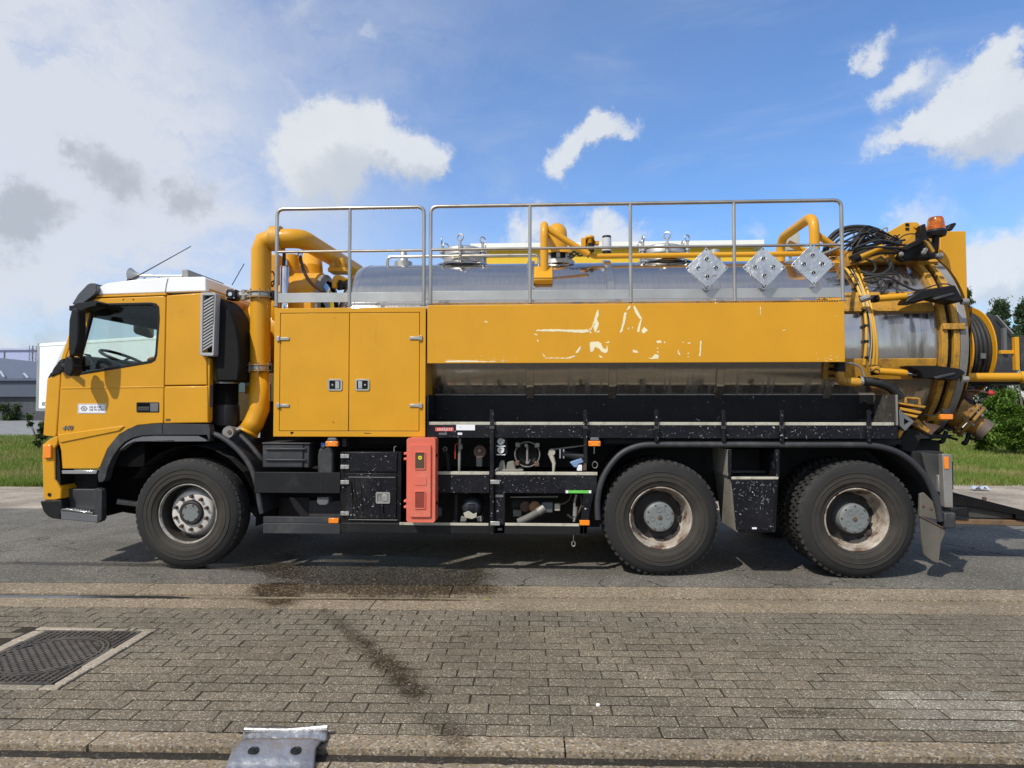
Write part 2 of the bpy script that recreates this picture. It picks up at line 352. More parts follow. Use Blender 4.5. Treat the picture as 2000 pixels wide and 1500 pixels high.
def glass_mat(name, tint, refl=1.0, base_r=.04):
    m, k = newmat(name)
    fr = k('ShaderNodeFresnel', {'IOR': 1.5}).outputs[0]
    tr = k('ShaderNodeBsdfTransparent', {'Color': tint}); gl = k('ShaderNodeBsdfGlossy', {'Roughness': .02, 'Color': (.95,.97,.97,1)})
    out(k, k('ShaderNodeMixShader', {0: k.math('MULTIPLY', fr, refl, clamp=True), 1: tr.outputs[0], 2: gl.outputs[0]}).outputs[0]); return m
glass = glass_mat('tinted_window_glass', (.93, .975, .96), .3); glass_d = glass_mat('dark_glass', (.05,.055,.06))
def beacon_mat():
    m, k = newmat('amber_beacon_plastic')
    out(k, k('ShaderNodeBsdfPrincipled', {'Base Color': (.85,.24,.02), 'Roughness': .12, 'Transmission Weight': .8, 'IOR': 1.3, 'Coat Weight': .5}).outputs[0]); return m
beacon_m = beacon_mat()
def mirror_mat():
    m, k = newmat('mirror_glass'); out(k, k('ShaderNodeBsdfPrincipled', {'Base Color': (.8,.82,.85), 'Metallic': 1, 'Roughness': .03}).outputs[0]); return m
mirror_m = mirror_mat()
def perf_mat(name, base, scale):            # punched steel sheet: a print of small dark holes
    m, k = newmat(name); co = obj_co(k)
    v = k('ShaderNodeTexVoronoi', {'Vector': co, 'Scale': scale, 'Randomness': .12}).outputs['Distance']
    out(k, k('ShaderNodeBsdfPrincipled', {'Base Color': k.mix(k.ramp(v, .28, .34), (.16,.15,.15), base), 'Roughness': .5, 'Metallic': .2}).outputs[0]); return m
mesh_m = perf_mat('punched_guard_sheet', (.015,.013,.015), 85)

# stains and one painted shadow on the ground: soft patches with ragged edges at fixed spots
def stain_shade(k, co, lst, amp=.9, lo=.35, hi=.75, nscale=5):
    acc = None; sep = k('ShaderNodeSeparateXYZ', {0: co}).outputs
    for cx, cy, rx, ry, a, wt in lst:
        ca, sa = cos(a), sin(a)
        u = k.math('MULTIPLY_ADD', sep[0], ca/rx, k.math('MULTIPLY_ADD', sep[1], sa/rx, -(cx*ca+cy*sa)/rx))
        v = k.math('MULTIPLY_ADD', sep[0], -sa/ry, k.math('MULTIPLY_ADD', sep[1], ca/ry, -(-cx*sa+cy*ca)/ry))
        e = k.math('EXPONENT', k.math('MULTIPLY', k.math('ADD', k.math('MULTIPLY', u, u), k.math('MULTIPLY', v, v)), -1.0))
        acc = k.math('MULTIPLY_ADD', e, wt, acc if acc is not None else 0.0)
    nz = k.math('ADD', k.math('MULTIPLY', k.noise(co, nscale, 7, .7), .62), k.math('MULTIPLY', k.noise(co, 55, 3), .38))
    return k.ramp(k.math('MULTIPLY', acc, k.math('MULTIPLY_ADD', nz, 3.4, -.85)), .12, .95)
def gst(px, py, rx, ry, a=0, wt=1): g = ground(px, py); return (g.x, g.y, rx, ry, a, wt)
WET = [(a,b,c*1.12,d*1.1,e,f*2.5) for a,b,c,d,e,f in [gst(770,1112,.55,.34), gst(640,1118,.45,.25,0,.9), gst(850,1125,.35,.28), gst(770,1150,.75,.16), gst(560,1110,.5,.10,0,.8), gst(480,1104,.5,.08,.1,.8), gst(690,1090,.7,.10,0,.8),
       gst(540,1160,.16,.30,.6,.8), gst(200,1102,1.1,.06,0,.7)]]
TRAIL_SHADE = [(a,b,c,d,e,f*1.02) for a,b,c,d,e,f in [*[gst(x, y, w_, .10, 0, .62) for x, y, w_ in ((632,1192,.05),(644,1202,.06),(657,1212,.07),(671,1222,.08),(684,1233,.09),(697,1244,.10),(711,1256,.11),(724,1268,.12),(737,1280,.12),(751,1292,.13),(765,1304,.13),(779,1317,.12),(792,1330,.12),(805,1344,.10),(815,1360,.08))], gst(845,1400,.14,.08,.2,.5), gst(870,1422,.12,.08,.2,.5), gst(900,1445,.10,.10,0,.6), gst(880,1480,.2,.08,0,.5),
         gst(1620,1395,.35,.06,0,.42), gst(1540,1390,.25,.05,0,.35), gst(60,1200,.55,.12,.1,.45), gst(910,1242,.05,.03,0,1), gst(1700,1440,.4,.03,0,.6)]]  # wide patch at far left paints a shadow cast from outside the view
def aggregate(name, base, light, dark, scale, lt=.55, wet_shade=None, rough=.85, bump=.4, tint=False, cracks=False, warm=None, big=.15):
    m, k = newmat(name); co = pos_co(k)
    vo = k('ShaderNodeTexVoronoi', {'Vector': co, 'Scale': scale}); cell = k('ShaderNodeSeparateColor', {0: vo.outputs['Color']}).outputs
    f = k.ramp(k.noise(co, 1.1, 6, .6), .3, .7, 1-big, 1+big)
    col = k.mix(k.ramp(cell[0], lt, 1.0), base, light)
    col = k.mix(k.math('MULTIPLY', k.ramp(cell[1], .62, .95), .75), col, dark)
    if warm: col = k.mix(k.math('MULTIPLY', k.ramp(cell[2], .6, 1), .6), col, warm)
    col = k.mix(k.ramp(k.noise(co, scale*.35, 4), .35, .7, 0, .30), col, base)
    col = k.mix(1.0, col, k('ShaderNodeCombineColor', {0: f, 1: f, 2: f}).outputs[0], 'MULTIPLY')
    if tint: col = k.mix(1.0, col, k('ShaderNodeObjectInfo').outputs['Color'], 'MULTIPLY')
    h = k.math('MULTIPLY_ADD', cell[0], .5, k.noise(co, scale*.6, 4))
    if cracks:
        dv = k('ShaderNodeVectorMath', {0: co, 1: k('ShaderNodeVectorMath', {0: k('ShaderNodeTexNoise', {'Vector': co, 'Scale': 2.5, 'Detail': 5}).outputs['Color'], 1: (.9,.9,.9)}, operation='MULTIPLY').outputs[0]}, operation='ADD').outputs[0]
        ce = k('ShaderNodeTexVoronoi', {'Vector': k('ShaderNodeMapping', {'Vector': dv, 'Scale': (.8,.8,0)}), 'Scale': 1.0}, feature='DISTANCE_TO_EDGE').outputs['Distance']
        cr = k.math('MULTIPLY', k.ramp(ce, .012, .003), k.ramp(k.noise(co, .7, 3), .47, .56))
        col = k.mix(k.math('MULTIPLY', cr, .8), col, (.02,.019,.018)); h = k.math('MULTIPLY_ADD', cr, -2.0, h)
    r = rough
    if wet_shade:
        wm = k.math('MULTIPLY', stain_shade(k, co, wet_shade), k.ramp(cell[0], .80, .97, 1.0, .45))
        col = k.mix(wm, col, k.mix(1.0, col, (.235,.195,.15), 'MULTIPLY')); r = k.math('MULTIPLY_ADD', wm, -.38, rough)
    out(k, k('ShaderNodeBsdfPrincipled', {'Base Color': col, 'Roughness': r, 'Specular IOR Level': .18, 'Normal': k('ShaderNodeBump', {'Height': h, 'Strength': bump, 'Distance': .006}).outputs[0]}).outputs[0]); return m
asphalt = aggregate('old_asphalt', (.124,.114,.096), (.38,.355,.30), (.05,.05,.05), 130, .80, wet_shade=WET, cracks=True, bump=.35, big=.22)
brick_m = aggregate('aggregate_concrete_paver', (.146,.124,.092), (.40,.36,.29), (.056,.047,.035), 165, .68, wet_shade=TRAIL_SHADE, tint=True, bump=.6)
kerb_m = aggregate('exposed_aggregate_kerb', (.215,.178,.130), (.44,.39,.30), (.055,.044,.031), 95, .62, wet_shade=WET+TRAIL_SHADE, warm=(.30,.20,.09), bump=.8)
chan_m = aggregate('sandy_channel', (.20,.165,.115), (.34,.29,.21), (.10,.08,.055), 110, .7, wet_shade=[gst(x, 1169.5, .34, .04, 0, 1.5) for x in range(215, 900, 70)], bump=.5)
joint_m = aggregate('sand_joint', (.034,.029,.020), (.08,.07,.05), (.014,.012,.007), 150, .8)
groove_m = aggregate('damp_silt', (.035,.030,.024), (.11,.10,.08), (.015,.012,.01), 120, .85, rough=.6)
sand_m = aggregate('sandy_verge', (.30,.255,.20), (.42,.37,.30), (.17,.14,.11), 60, .7, bump=.4, big=.3)
tarmac = aggregate('pale_tarmac', (.22,.22,.22), (.30,.30,.30), (.14,.14,.14), 40, .7)
stone_m = aggregate('cut_surround_stone', (.30,.26,.20), (.42,.38,.30), (.17,.14,.11), 100, .7, bump=.5, tint=True)

# ================================================================== THE SETTING: ground
GA = radians(1.46); EA = Vector((cos(GA), sin(GA), 0)); EB = Vector((-sin(GA), cos(GA), 0)); G0 = Vector((CAM.x, CAM.y, 0))
def gp(a, b, z=0): return G0+EA*a+EB*b+Vector((0,0,z))
def bof(py, px=1000): return (ground(px, py)-G0).dot(EB)
def ab(px, py): g = ground(px, py)-G0; return g.dot(EA), g.dot(EB)
def sheet(name, pts, z, m, kind='structure', parent=None, thick=0):
    b = MB(); P = [gp(a, c, z) for a, c in pts]
    b.add(P, [tuple(range(len(P)))]); o = b.build(name, m, parent, smooth=0)
    if kind: o['kind'] = kind
    return o
def slab(b, a0, a1, b0, b1, z0, z1, jit=0):
    P = []
    for z in (z0, z1):
        for a, c in ((a0,b0),(a1,b0),(a1,b1),(a0,b1)): P.append(gp(a, c, z+(rng.uniform(-jit,jit) if z == z1 else 0)))
    return b.add(P, [(0,3,2,1),(4,5,6,7),(0,1,5,4),(1,2,6,5),(2,3,7,6),(3,0,4,7)])
B0 = bof(1492); B1 = bof(1468); B2 = bof(1437); B3 = bof(1193); B4 = bof(1174); B5 = bof(1166); B6 = bof(1144); B7 = 9.9; B8 = 12.6
sheet('ground', [(-1500,-60),(1500,-60),(1500,1500),(-1500,1500)], -.06, tarmac)
sheet('road', [(-60,B6),(60,B6),(60,B7),(-60,B7)], 0, asphalt)
sheet('sandy_verge', [(-60,B7-.4),(60,B7-.4),(60,B8+1.0),(-60,B8+1.0)], -.008, sand_m)
gutter = empty('gutter', gp(0,0), None); gutter['kind'] = 'structure'
gj = sheet('silt_bed', [(-12,-1.5),(12,-1.5),(12,B6),(-12,B6)], -.03, groove_m, kind=None, parent=gutter)
def run(bs, be, length, off, z=0.0, sunk=0):
    a = -8+off
    while a < 8:
        L = length*rng.uniform(.9,1.1); m = MB(); n_ = int(L/.035)
        E0 = [(a+.004+(L-.008)*i/n_, bs+abs(rng.normal(0,.006))) for i in range(n_+1)]; E1 = [(a+.004+(L-.008)*i/n_, be-abs(rng.normal(0,.005))) for i in range(n_, -1, -1)]
        m.prism(E0+E1, -.08, z, f=lambda x, y, q: tuple(gp(x, q, y)))
        m.build('kerb_slab', kerb_m, gutter, bevel=.008, smooth=35); a += L
run(B5+.004, B6-.004, 2.9, 1.72)
run(B3+.004, B4-.004, 3.2, .2)
mb = MB(); slab(mb, -9, 9, B4-.004, B5+.004, -.08, -.014); mb.build('drain_channel', chan_m, gutter, smooth=0)
run(B1, B2-.004, 2.3, 1.55, .0)
mb = MB(); slab(mb, -9, 9, B0, B1, -.08, -.026); mb.build('drain_channel', groove_m, gutter, smooth=0)
run(B0-.28, B0, 2.4, .3, .0)
sheet('puddle', [(-7,B4+.006),(-3.05,B4+.012),(-2.75,(B4+B5)/2),(-3.0,B5-.008),(-7,B5-.006)], -.009, (lambda m: m)(worn('puddle_water', (.02,.022,.025), .16, spec=.6)), kind='structure')
sheet('puddle', [ab(15,1478),ab(60,1476),ab(85,1481),ab(60,1488),ab(20,1489)], -.022, bpy.data.materials['puddle_water'], kind='structure')

# paving of concrete bricks, running bond
pave = empty('brick_pavement', gp(0,0), None); pave['kind'] = 'structure'
sheet('joint_sand', [(-12,B2),(12,B2),(12,B3),(-12,B3)], -.0045, joint_m, kind=None, parent=pave)
rows = 17; pitch = (B3-B2)/rows; BL = .212
MA = [ab(px, py) for px, py in ((-62,1345),(92,1350),(291,1228),(165,1225))]        # manhole surround
mh_a0 = ab(-70,1300)[0]-.05; mh_b0 = ab(60,1348)[1]; mh_b1 = ab(180,1226)[1]; mh_a1 = .5*(ab(150,1340)[0]+ab(282,1232)[0])
cands = []
for r in range(rows):
    bc = B2+(r+.5)*pitch; half = (bc+.1)/F*1000*1.03+.25; a = -half-.3+(r % 2)*BL/2+rng.uniform(-.012,.012)
    a = math.floor((-half-.1)/BL)*BL+(r % 2)*BL/2
    while a < half:
        L = BL
        if not (a+L > mh_a0 and a < mh_a1 and bc > mh_b0-.01 and bc < mh_b1+.01):
            cands.append((a+L/2+rng.normal(0,.002), bc+rng.normal(0,.0012), L, r))
        elif a < mh_a1 and a+L > mh_a1+.04:
            cands.append(((mh_a1+.006+a+L)/2, bc, a+L-mh_a1-.006, r))
        a += BL
def dist(c): return (c[0]**2+c[1]**2)
infr = [c for c in cands if abs(c[0]) < c[1]/F*1000+.12]
infr.sort(key=dist); keep = set(id(c) for c in infr[:300])
bmb = MB(); slab(bmb, 0, 0, 0, 0, 0, 0); hw, hd = BL/2-.0028, pitch/2-.0072
unit = MB().box(-hw, hw, -hd, hd, -.05, 0).mesh('brick', brick_m, 30)
ubm = bmesh.new(); ubm.from_mesh(unit); bmesh.ops.bevel(ubm, geom=[e for e in ubm.edges if all(v.co.z > -.001 for v in e.verts)], offset=.003, segments=1, affect='EDGES'); ubm.to_mesh(unit); ubm.free()
field = MB()
LIGHT = [(1760,1352),(1835,1352),(1910,1353),(1760,1368),(1830,1368),(1905,1369),(1975,1370),(1820,1384),(1895,1386),(1970,1404),(1790,1404),(1860,1404),(1990,1436),(1960,1387),(1935,1420),(1870,1420)]
LP = [ab(*p) for p in LIGHT]
for c in cands:
    wr = max(0, min(1, (c[0]+.2)/2.2))*.5                          # worn flatter to the right
    t = rng.normal(1, .065); tint = (t*1.02, t, t*.97, 1)
    if any(abs(c[0]-p[0]) < BL/2 and abs(c[1]-p[1]) < pitch/2 for p in LP): q_ = rng.uniform(1.2,1.5); tint = (q_,q_*1.04,q_*1.08,1)
    z = max(-.0022, rng.normal(-.0006, .0014)); rot = (rng.normal(0,.006), rng.normal(0,.004), GA+rng.normal(0,.006))
    if id(c) in keep:
        o = link(unit, 'brick', pave, gp(c[0], c[1], z), rot); o.scale = (c[2]/BL, 1, 1); o.color = tint
    else:
        L = c[2]/2-.0032; d = .004; ps = []
        for zz, e in ((-.05,0),(z-d,0),(z,d)):
            for sa, sb in ((-1,-1),(1,-1),(1,1),(-1,1)): ps.append(gp(c[0]+sa*(L-e), c[1]+sb*(hd-e), zz))
        field.add(ps, [(8,9,10,11)]+[(i+4*q, (i+1) % 4+4*q, (i+1) % 4+4*q+4, i+4*q+4) for q in (0,1) for i in range(4)])
o = field.build('brick_field', brick_m, pave, smooth=0); o['kind'] = 'stuff'

# manhole: iron frame and round lid, cut stones round it
iron = worn('cast_iron', (.072,.064,.058), .6, metal=.15, var=.25, grime=(.14,.12,.095), grime_thr=.55, grime_scale=9)
iron_d = worn('dirt_in_iron', (.012,.011,.010), .9)
mc = gp((mh_a0+mh_a1)/2, (mh_b0+mh_b1)/2)
man = empty('manhole_cover', mc, 'square cast iron manhole cover with round lid set in the brick pavement', 'manhole cover')
sw_ = .085; ia0, ia1, ib0, ib1 = mh_a0+sw_+.02, mh_a1-sw_, mh_b0+sw_*.9, mh_b1-sw_*.8
def stones(a0, a1, b0, b1, n, along):
    cuts = [0]+sorted(rng.uniform(.12,.88,n-1).tolist())+[1]
    for p, q in zip(cuts, cuts[1:]):
        m = MB()
        if along: slab(m, a0+(a1-a0)*p+.004, a0+(a1-a0)*q-.004, b0+rng.uniform(0,.01), b1-rng.uniform(0,.01), -.05, .004, .004)
        else: slab(m, a0+rng.uniform(0,.012), a1-rng.uniform(0,.012), b0+(b1-b0)*p+.004, b0+(b1-b0)*q-.004, -.05, .004, .004)
        o = m.build('surround_stone', stone_m, man, bevel=.007); t = rng.uniform(.85,1.12); o.color = (t,t,t,1)
stones(mh_a0, mh_a1, mh_b0+.004, ib0-.004, 3, True); stones(mh_a0, mh_a1, ib1+.004, mh_b1-.004, 4, True)
stones(ia1+.004, mh_a1, ib0, ib1, 4, False); stones(mh_a0, ia0-.004, ib0, ib1, 3, False)
m = MB(); slab(m, ia0, ia1, ib0, ib1, -.05, -.008); m.build('dirt_bed', iron_d, man, smooth=0)
ca, cb = (ia0+ia1)/2, (ib0+ib1)/2; Rl = min(ia1-ia0, ib1-ib0)/2-.02
m = MB()                                   # frame: bars with raised studs outside the ring
for (a0,a1,b0,b1) in ((ia0,ia1,ib0,ib0+.016),(ia0,ia1,ib1-.016,ib1),(ia0,ia0+.016,ib0+.016,ib1-.016),(ia1-.016,ia1,ib0+.016,ib1-.016)): slab(m, a0,a1,b0,b1,-.05,.004)
for R0, R1 in ((Rl,Rl+.012),(Rl-.03,Rl-.016)): m.lathe([(-.03,R0),(.003,R0),(.003,R1),(-.03,R1)], gp(ca,cb), (0,0,1), 48)
a = ia0+.03
while a < ia1-.02:
    c = ib0+.03
    while c < ib1-.02:
        if math.hypot(a-ca, c-cb) > Rl+.03: slab(m, a-.012, a+.012, c-.008, c+.008, -.02, .002)
        c += .030
    a += .042
m.build('frame', iron, man, smooth=0)
MB().lathe([(-.03,Rl-.031),(-.012,Rl-.031),(-.012,0)], gp(ca,cb), (0,0,1), 40).build('lid', iron, man, smooth=0)
m = MB(); i = 0; c = cb-Rl
while c < cb+Rl:
    a = ca-Rl+(i % 2)*.026
    while a < ca+Rl:
        if math.hypot(a-ca, c-cb) < Rl-.045: slab(m, a-.0195, a+.0195, c-.0095, c+.0095, -.02, .001)
        a += .052
    c += .0265; i += 1
for q in range(44):
    t = 2*pi*q/44; A, B = ca+(Rl-.009)*cos(t), cb+(Rl-.009)*sin(t); slab(m, A-.006, A+.006, B-.006, B+.006, -.02, .002)
o = m.build('lid_studs', iron, man, smooth=0); o['kind'] = 'stuff'

# bent silver plate with two black bolts in the near gutter
foil = worn('crumpled_silver_film', (.36,.36,.365), .40, metal=.85, var=.35, bump=.6, bump_scale=22)
fo = ground(540,1478); foilt = empty('bent_metal_plate', fo, 'crumpled silver bent metal plate with two black bolts lying in the near gutter', 'metal plate')
def fpt(px, py, z): return ground(px, py, z)
m = MB(); nx, ny = 34, 20; vs = []
prof = [(0,.004),(.10,.010),(.22,.030),(.45,.042),(.62,.050),(.70,.028),(.80,.012),(.90,.030),(1,.032)]
for j in range(ny+1):
    t = j/ny; z = np.interp(t, [p[0] for p in prof], [p[1] for p in prof])
    py = 1512-t*80; x0 = np.interp(t, [0,.45,.62,.8,1], [436,455,470,474,474]); x1 = np.interp(t, [0,.45,.62,.8,1], [612,618,628,640,640])
    for i in range(nx+1):
        u = i/nx; zz = z*(1-.25*max(0, abs(u-.5)*2-.82)/.18)+rng.normal(0,.0012)+.0022*sin(u*19+t*4)*sin(t*9+u*5)+.003*abs(sin(u*41+3*sin(t*6)))*(.3<t<.65)
        g = ground(x0+(x1-x0)*u, py+(1-t)*0, 0); vs.append((g.x, g.y, max(zz,.002)))
m.add(vs, [(j*(nx+1)+i, j*(nx+1)+i+1, (j+1)*(nx+1)+i+1, (j+1)*(nx+1)+i) for j in range(ny) for i in range(nx)])
o = m.build('folded_plate', foil, foilt, smooth=50); so = o.modifiers.new('solid', 'SOLIDIFY'); so.thickness = .004
g0, g1 = ground(478,1440), ground(640,1437)
MB().tube([(g0.x,g0.y,.036),((g0.x+g1.x)/2,(g0.y+g1.y)/2,.030),(g1.x,g1.y,.038)], [.012,.008,.015], 10).build('rolled_edge', foil, foilt)
for bx, by in ((487,1481),(574,1478)):
    q_ = vs[7*(nx+1)+(9 if bx < 520 else 26)]; g = Vector((q_[0], q_[1], q_[2]+.0015))
    MB().lathe([(0,.024),(.004,.024),(.005,.019),(.003,.017),(.004,.009),(.007,.008),(.007,0)], g, (0,-.18,1), 16).build('bolt', plastic_blk, foilt)
# small litter
g = ground(1168,1378); setp(MB().lathe([(0,.011),(.008,.011),(.010,.008),(.010,0)], g, (0,0,1), 12).build('bottle_cap', white), 'small white bottle cap lying on the brick pavement', 'bottle cap')
g = ground(950,1172, .002); setp(MB().add([g+Vector(v) for v in ((-.035,0,0),(-.01,-.03,.01),(.02,-.012,.004),(.045,-.01,.012),(.02,.02,.003),(-.01,.022,.012))], [(0,1,2),(0,2,4),(0,4,5),(2,3,4)]).build('fallen_leaf', worn('dry_leaf', (.20,.19,.05), .7)), 'dry yellow green leaf lying on the far kerb slabs', 'leaf')
g = ground(1912,957,.0); b_ = MB()
nv = 7; vs = [(g.x+(i-3)*.05, g.y+(j-1)*.09, .01+rng.uniform(0,.07)) for j in range(3) for i in range(nv)]
b_.add(vs, [(j*nv+i, j*nv+i+1, (j+1)*nv+i+1, (j+1)*nv+i) for j in range(2) for i in range(nv-1)]); setp(b_.build('plastic_bag', worn('pale_blue_film', (.42,.48,.58), .3), smooth=0), 'crumpled pale blue plastic bag on the sandy verge', 'litter')

# grass verges
def leaf_mat(name, c1, c2, c3=None, trans=.25, sc=1.2):
    m, k = newmat(name); ri = k('ShaderNodeNewGeometry').outputs['Random Per Island']
    n = k.noise(pos_co(k), sc, 4)
    col = k.mix(ri, c1, c2)
    if c3: col = k.mix(k.ramp(n, .46, .64), col, c3)
    d = k('ShaderNodeBsdfPrincipled', {'Base Color': col, 'Roughness': .55, 'Specular IOR Level': .25}); t = k('ShaderNodeBsdfTranslucent', {'Color': col})
    out(k, k('ShaderNodeMixShader', {0: trans, 1: d.outputs[0], 2: t.outputs[0]}).outputs[0]); return m
grass_m = leaf_mat('grass_blades', (.13,.20,.028), (.21,.27,.055), (.30,.28,.10), .35, .55)
gsoil = aggregate('grass_floor', (.075,.115,.025), (.13,.16,.05), (.05,.06,.02), 30, .7, big=.3)
def grass(n, poly_fn, seed):
    r = np.random.default_rng(seed); P = np.array([poly_fn(r) for _ in range(n)])
    h = r.uniform(.04,.15,n)*(1+P[:,1]*.012); w_ = .006+P[:,1]*.0005; th = r.uniform(0,2*pi,n); ln = r.normal(0,.35,(n,2))*h[:,None]
    base = np.array([gp(a, b, -.02) for a, b in P]); dx = np.stack([np.cos(th)*w_, np.sin(th)*w_, np.zeros(n)], 1)
    tip = base+np.concatenate([ln, h[:,None]], 1); V = np.stack([base-dx, base+dx, tip], 1).reshape(-1,3)
    me = bpy.data.meshes.new('grass'); me.from_pydata(V.tolist(), [], [(3*i,3*i+1,3*i+2) for i in range(n)]); me.materials.append(grass_m)
    o = link(me, 'grass'); o['kind'] = 'stuff'; return o
sheet('verge_soil', [(-60,B8),(60,B8),(60,62),(5,62),(0,31),(-16,25.5),(-60,34)], -.03, gsoil)
def edge(b): return B8+.05*sin(b*3)+.05*sin(b*7.7)
def left_f(r):
    while True:
        b = B8+(r.uniform(0,1)**1.7)*20; px = r.uniform(-60,190); a = (px-1000)/F*b
        if b > B8+.25*sin(a*1.9)*sin(a*.8)+.15*r.normal(): return a, b
def right_f(r):
    while True:
        b = B8+.6+(r.uniform(0,1)**1.8)*26; px = r.uniform(1740,2070); a = (px-1000)/F*b
        if b > B8+.9+.4*sin(a*1.3)*sin(a*.7)+.2*r.normal(): return a, b
grass(42000, left_f, 1); grass(60000, right_f, 2)

# ================================================================== THE TANKER TRUCK
T = empty('tanker_truck', (-.4, 1.25, 0), 'yellow vacuum tanker truck with stainless steel tank and white cab roof parked on the asphalt', 'truck')
PI = pi; W = 2.5
def far_side(m):                          # mirror of a shape on the other side of the truck
    q = MB(); q.v = [(x, W-y, z) for x, y, z in m.v]; q.f = list(m.f); return q
# ---------- chassis and dark things under the body
m = MB()
for y in (.82, 1.60): m.box(-4.2, 4.15, y, y+.08, .72, 1.0)
for x in (-3.9, -2.2, -.6, .6, 2.0, 3.6): m.box(x, x+.1, .9, 1.6, .76, .96)
m.build('chassis_frame', under, T)
m = MB(); m.box(-4.55, -2.9, .75, 1.75, .5, 1.15); m.box(-2.6, -2.1, 1.0, 1.5, .55, .95); m.build('engine_block', under, T, bevel=.05)
for x in (-3.42, 1.06, 2.83):
    m = MB().tube([(x,.35,.53),(x,2.15,.53)], .085, 12)
    if x > 0: m.lathe([(-.2,.05),(-.13,.18),(.13,.18),(.2,.05)], (x,1.25,.53), (1,0,0), 20)
    m.build('axle', under, T)
m = MB(); m.box(-3.02, .55, .68, .74, .33, 1.62); m.build('dark_backing_sheet', under, T)  # added black sheet, closes the view through and stands for underbody shade
m = MB(); m.box(-2.5, .5, 1.75, 2.45, .30, 1.25); m.build('far_side_light_block', under, T, bevel=.01)  # unseen box added on the far side to stop light leaking underneath
m = MB(); m.box(-2.2, 4.0, .78, 1.72, 1.0, 1.22); m.box(-1.9, 3.4, .46, 2.04, 1.18, 1.30); m.build('subframe', under, T)

# ---------- wheels
WR = .54
def tyre_mesh(lugs):
    pr = [(.050,.287),(.028,.298),(.022,.306),(.025,.309),(.010,.343),(.004,.346),(.003,.385),(-.002,.388),(-.002,.394),(.003,.397),(.003,.425),(-.001,.428),(-.001,.434),(.005,.437),(.012,.478),(.028,.502),(.050,.520),(.075,.527)]
    if not lugs:
        for g in (.10,.155,.21): pr += [(g-.006,.528),(g-.004,.516),(g+.004,.516),(g+.006,.528)]
        pr += [(.245,.526),(.275,.512),(.30,.47),(.31,.41),(.29,.33),(.26,.287)]
    else: pr += [(.08,.514),(.23,.514),(.245,.524),(.275,.512),(.30,.47),(.31,.41),(.29,.33),(.26,.287)]
    m = MB().lathe(pr, (0,0,0), (0,1,0), 96)
    n = 52
    for i in range(n):
        for row, (ya, yb, of) in enumerate((((.038,.105,0),(.11,.175,.5),(.18,.25,0)) if lugs else ((.030,.060,0),))):
            a = 2*pi*(i+of)/n; ra, rb = (.492, .537) if lugs else (.50,.5225); h = pi/n*(.62 if lugs else .72)
            sk = .012 if lugs else 0; vs = []
            for r, e in ((ra, 1.1), (rb, .85)):
                for yy, s in ((ya+(.012 if r == rb and row == 0 else 0), -1), (ya+(.012 if r == rb and row == 0 else 0), 1), (yb, 1), (yb, -1)):
                    t = a+s*h*e+(yy-.07)*sk/.05; vs.append((r*cos(t), yy, r*sin(t)))
            m.add(vs, [(0,3,2,1),(4,5,6,7),(0,1,5,4),(1,2,6,5),(2,3,7,6),(3,0,4,7)])
    return m.mesh('tyre', rubber, 32)
TY = {False: tyre_mesh(False), True: tyre_mesh(True)}
nutM = MB().lathe([(0,.019),(.012,.018),(.012,.0145),(.034,.0145),(.036,.010),(.036,0)], (0,0,0), (0,-1,0), 8).mesh('lug_nut', rust, 30)
boltM = MB().lathe([(0,.009),(.008,.009),(.009,0)], (0,0,0), (0,-1,0), 6).mesh('hub_bolt', rust, 30)
discw = worn('dusty_white_disc', (.56,.54,.50), .5, var=.2, grime=(.22,.16,.11), grime_thr=.58, grime_scale=9, chip=(.13,.07,.04), chip_thr=.68)
def front_wheel(cx, y0, s=1, seen=True):
    w_ = empty('wheel', (cx, y0, WR)); ORG[w_.name] = Vector((cx, y0, WR)); w_.parent = T; w_.location = Vector((cx,y0,WR-.007))-ORG[T.name]
    if s < 0: w_.rotation_euler = (0,0,pi)
    def sub(me, name, loc=(0,0,0), rot=(0,0,0)):
        o = bpy.data.objects.new(name, me); C.objects.link(o); o.parent = w_; o.location = loc; o.rotation_euler = rot; return o
    sub(TY[False], 'tyre', rot=(0,.2,0))
    sub(MB().lathe([(.045,.292),(.036,.289),(.034,.281),(.042,.274),(.060,.270)], (0,0,0), (0,1,0), 64).mesh('rim', rimd, 40), 'rim')
    sub(MB().lathe([(.060,.270),(.10,.266),(.20,.258),(.22,.20)], (0,0,0), (0,1,0), 64).mesh('rim_well', rimk, 40), 'rim_well')  # near-black colour paints the shade deep inside the rim
    sub(MB().lathe([(.215,.245),(.17,.222),(.135,.212),(.116,.200),(.110,.185),(.108,.125),(.114,.118),(.17,.112)], (0,0,0), (0,1,0), 64).mesh('wheel_disc', discw, 40), 'wheel_disc')
    sub(MB().lathe([(.16,.117),(.088,.112),(.082,.104),(.082,.088),(.10,.086),(.10,.084)], (0,0,0), (0,1,0), 48).mesh('hub', rimk, 35), 'hub')
    sub(MB().lathe([(.10,.0845),(.086,.0845),(.082,.080),(.082,0)], (0,0,0), (0,1,0), 40).mesh('hub_cap', greyhub, 35), 'hub_cap')
    if seen:
        for i in range(10):
            a = 2*pi*i/10+.31; sub(nutM, 'lug_nut', (.160*cos(a), .109, .160*sin(a)))
        for i in range(6):
            a = 2*pi*i/6+.2; sub(boltM, 'hub_bolt', (.076*cos(a), .083, .076*sin(a)))
    return w_
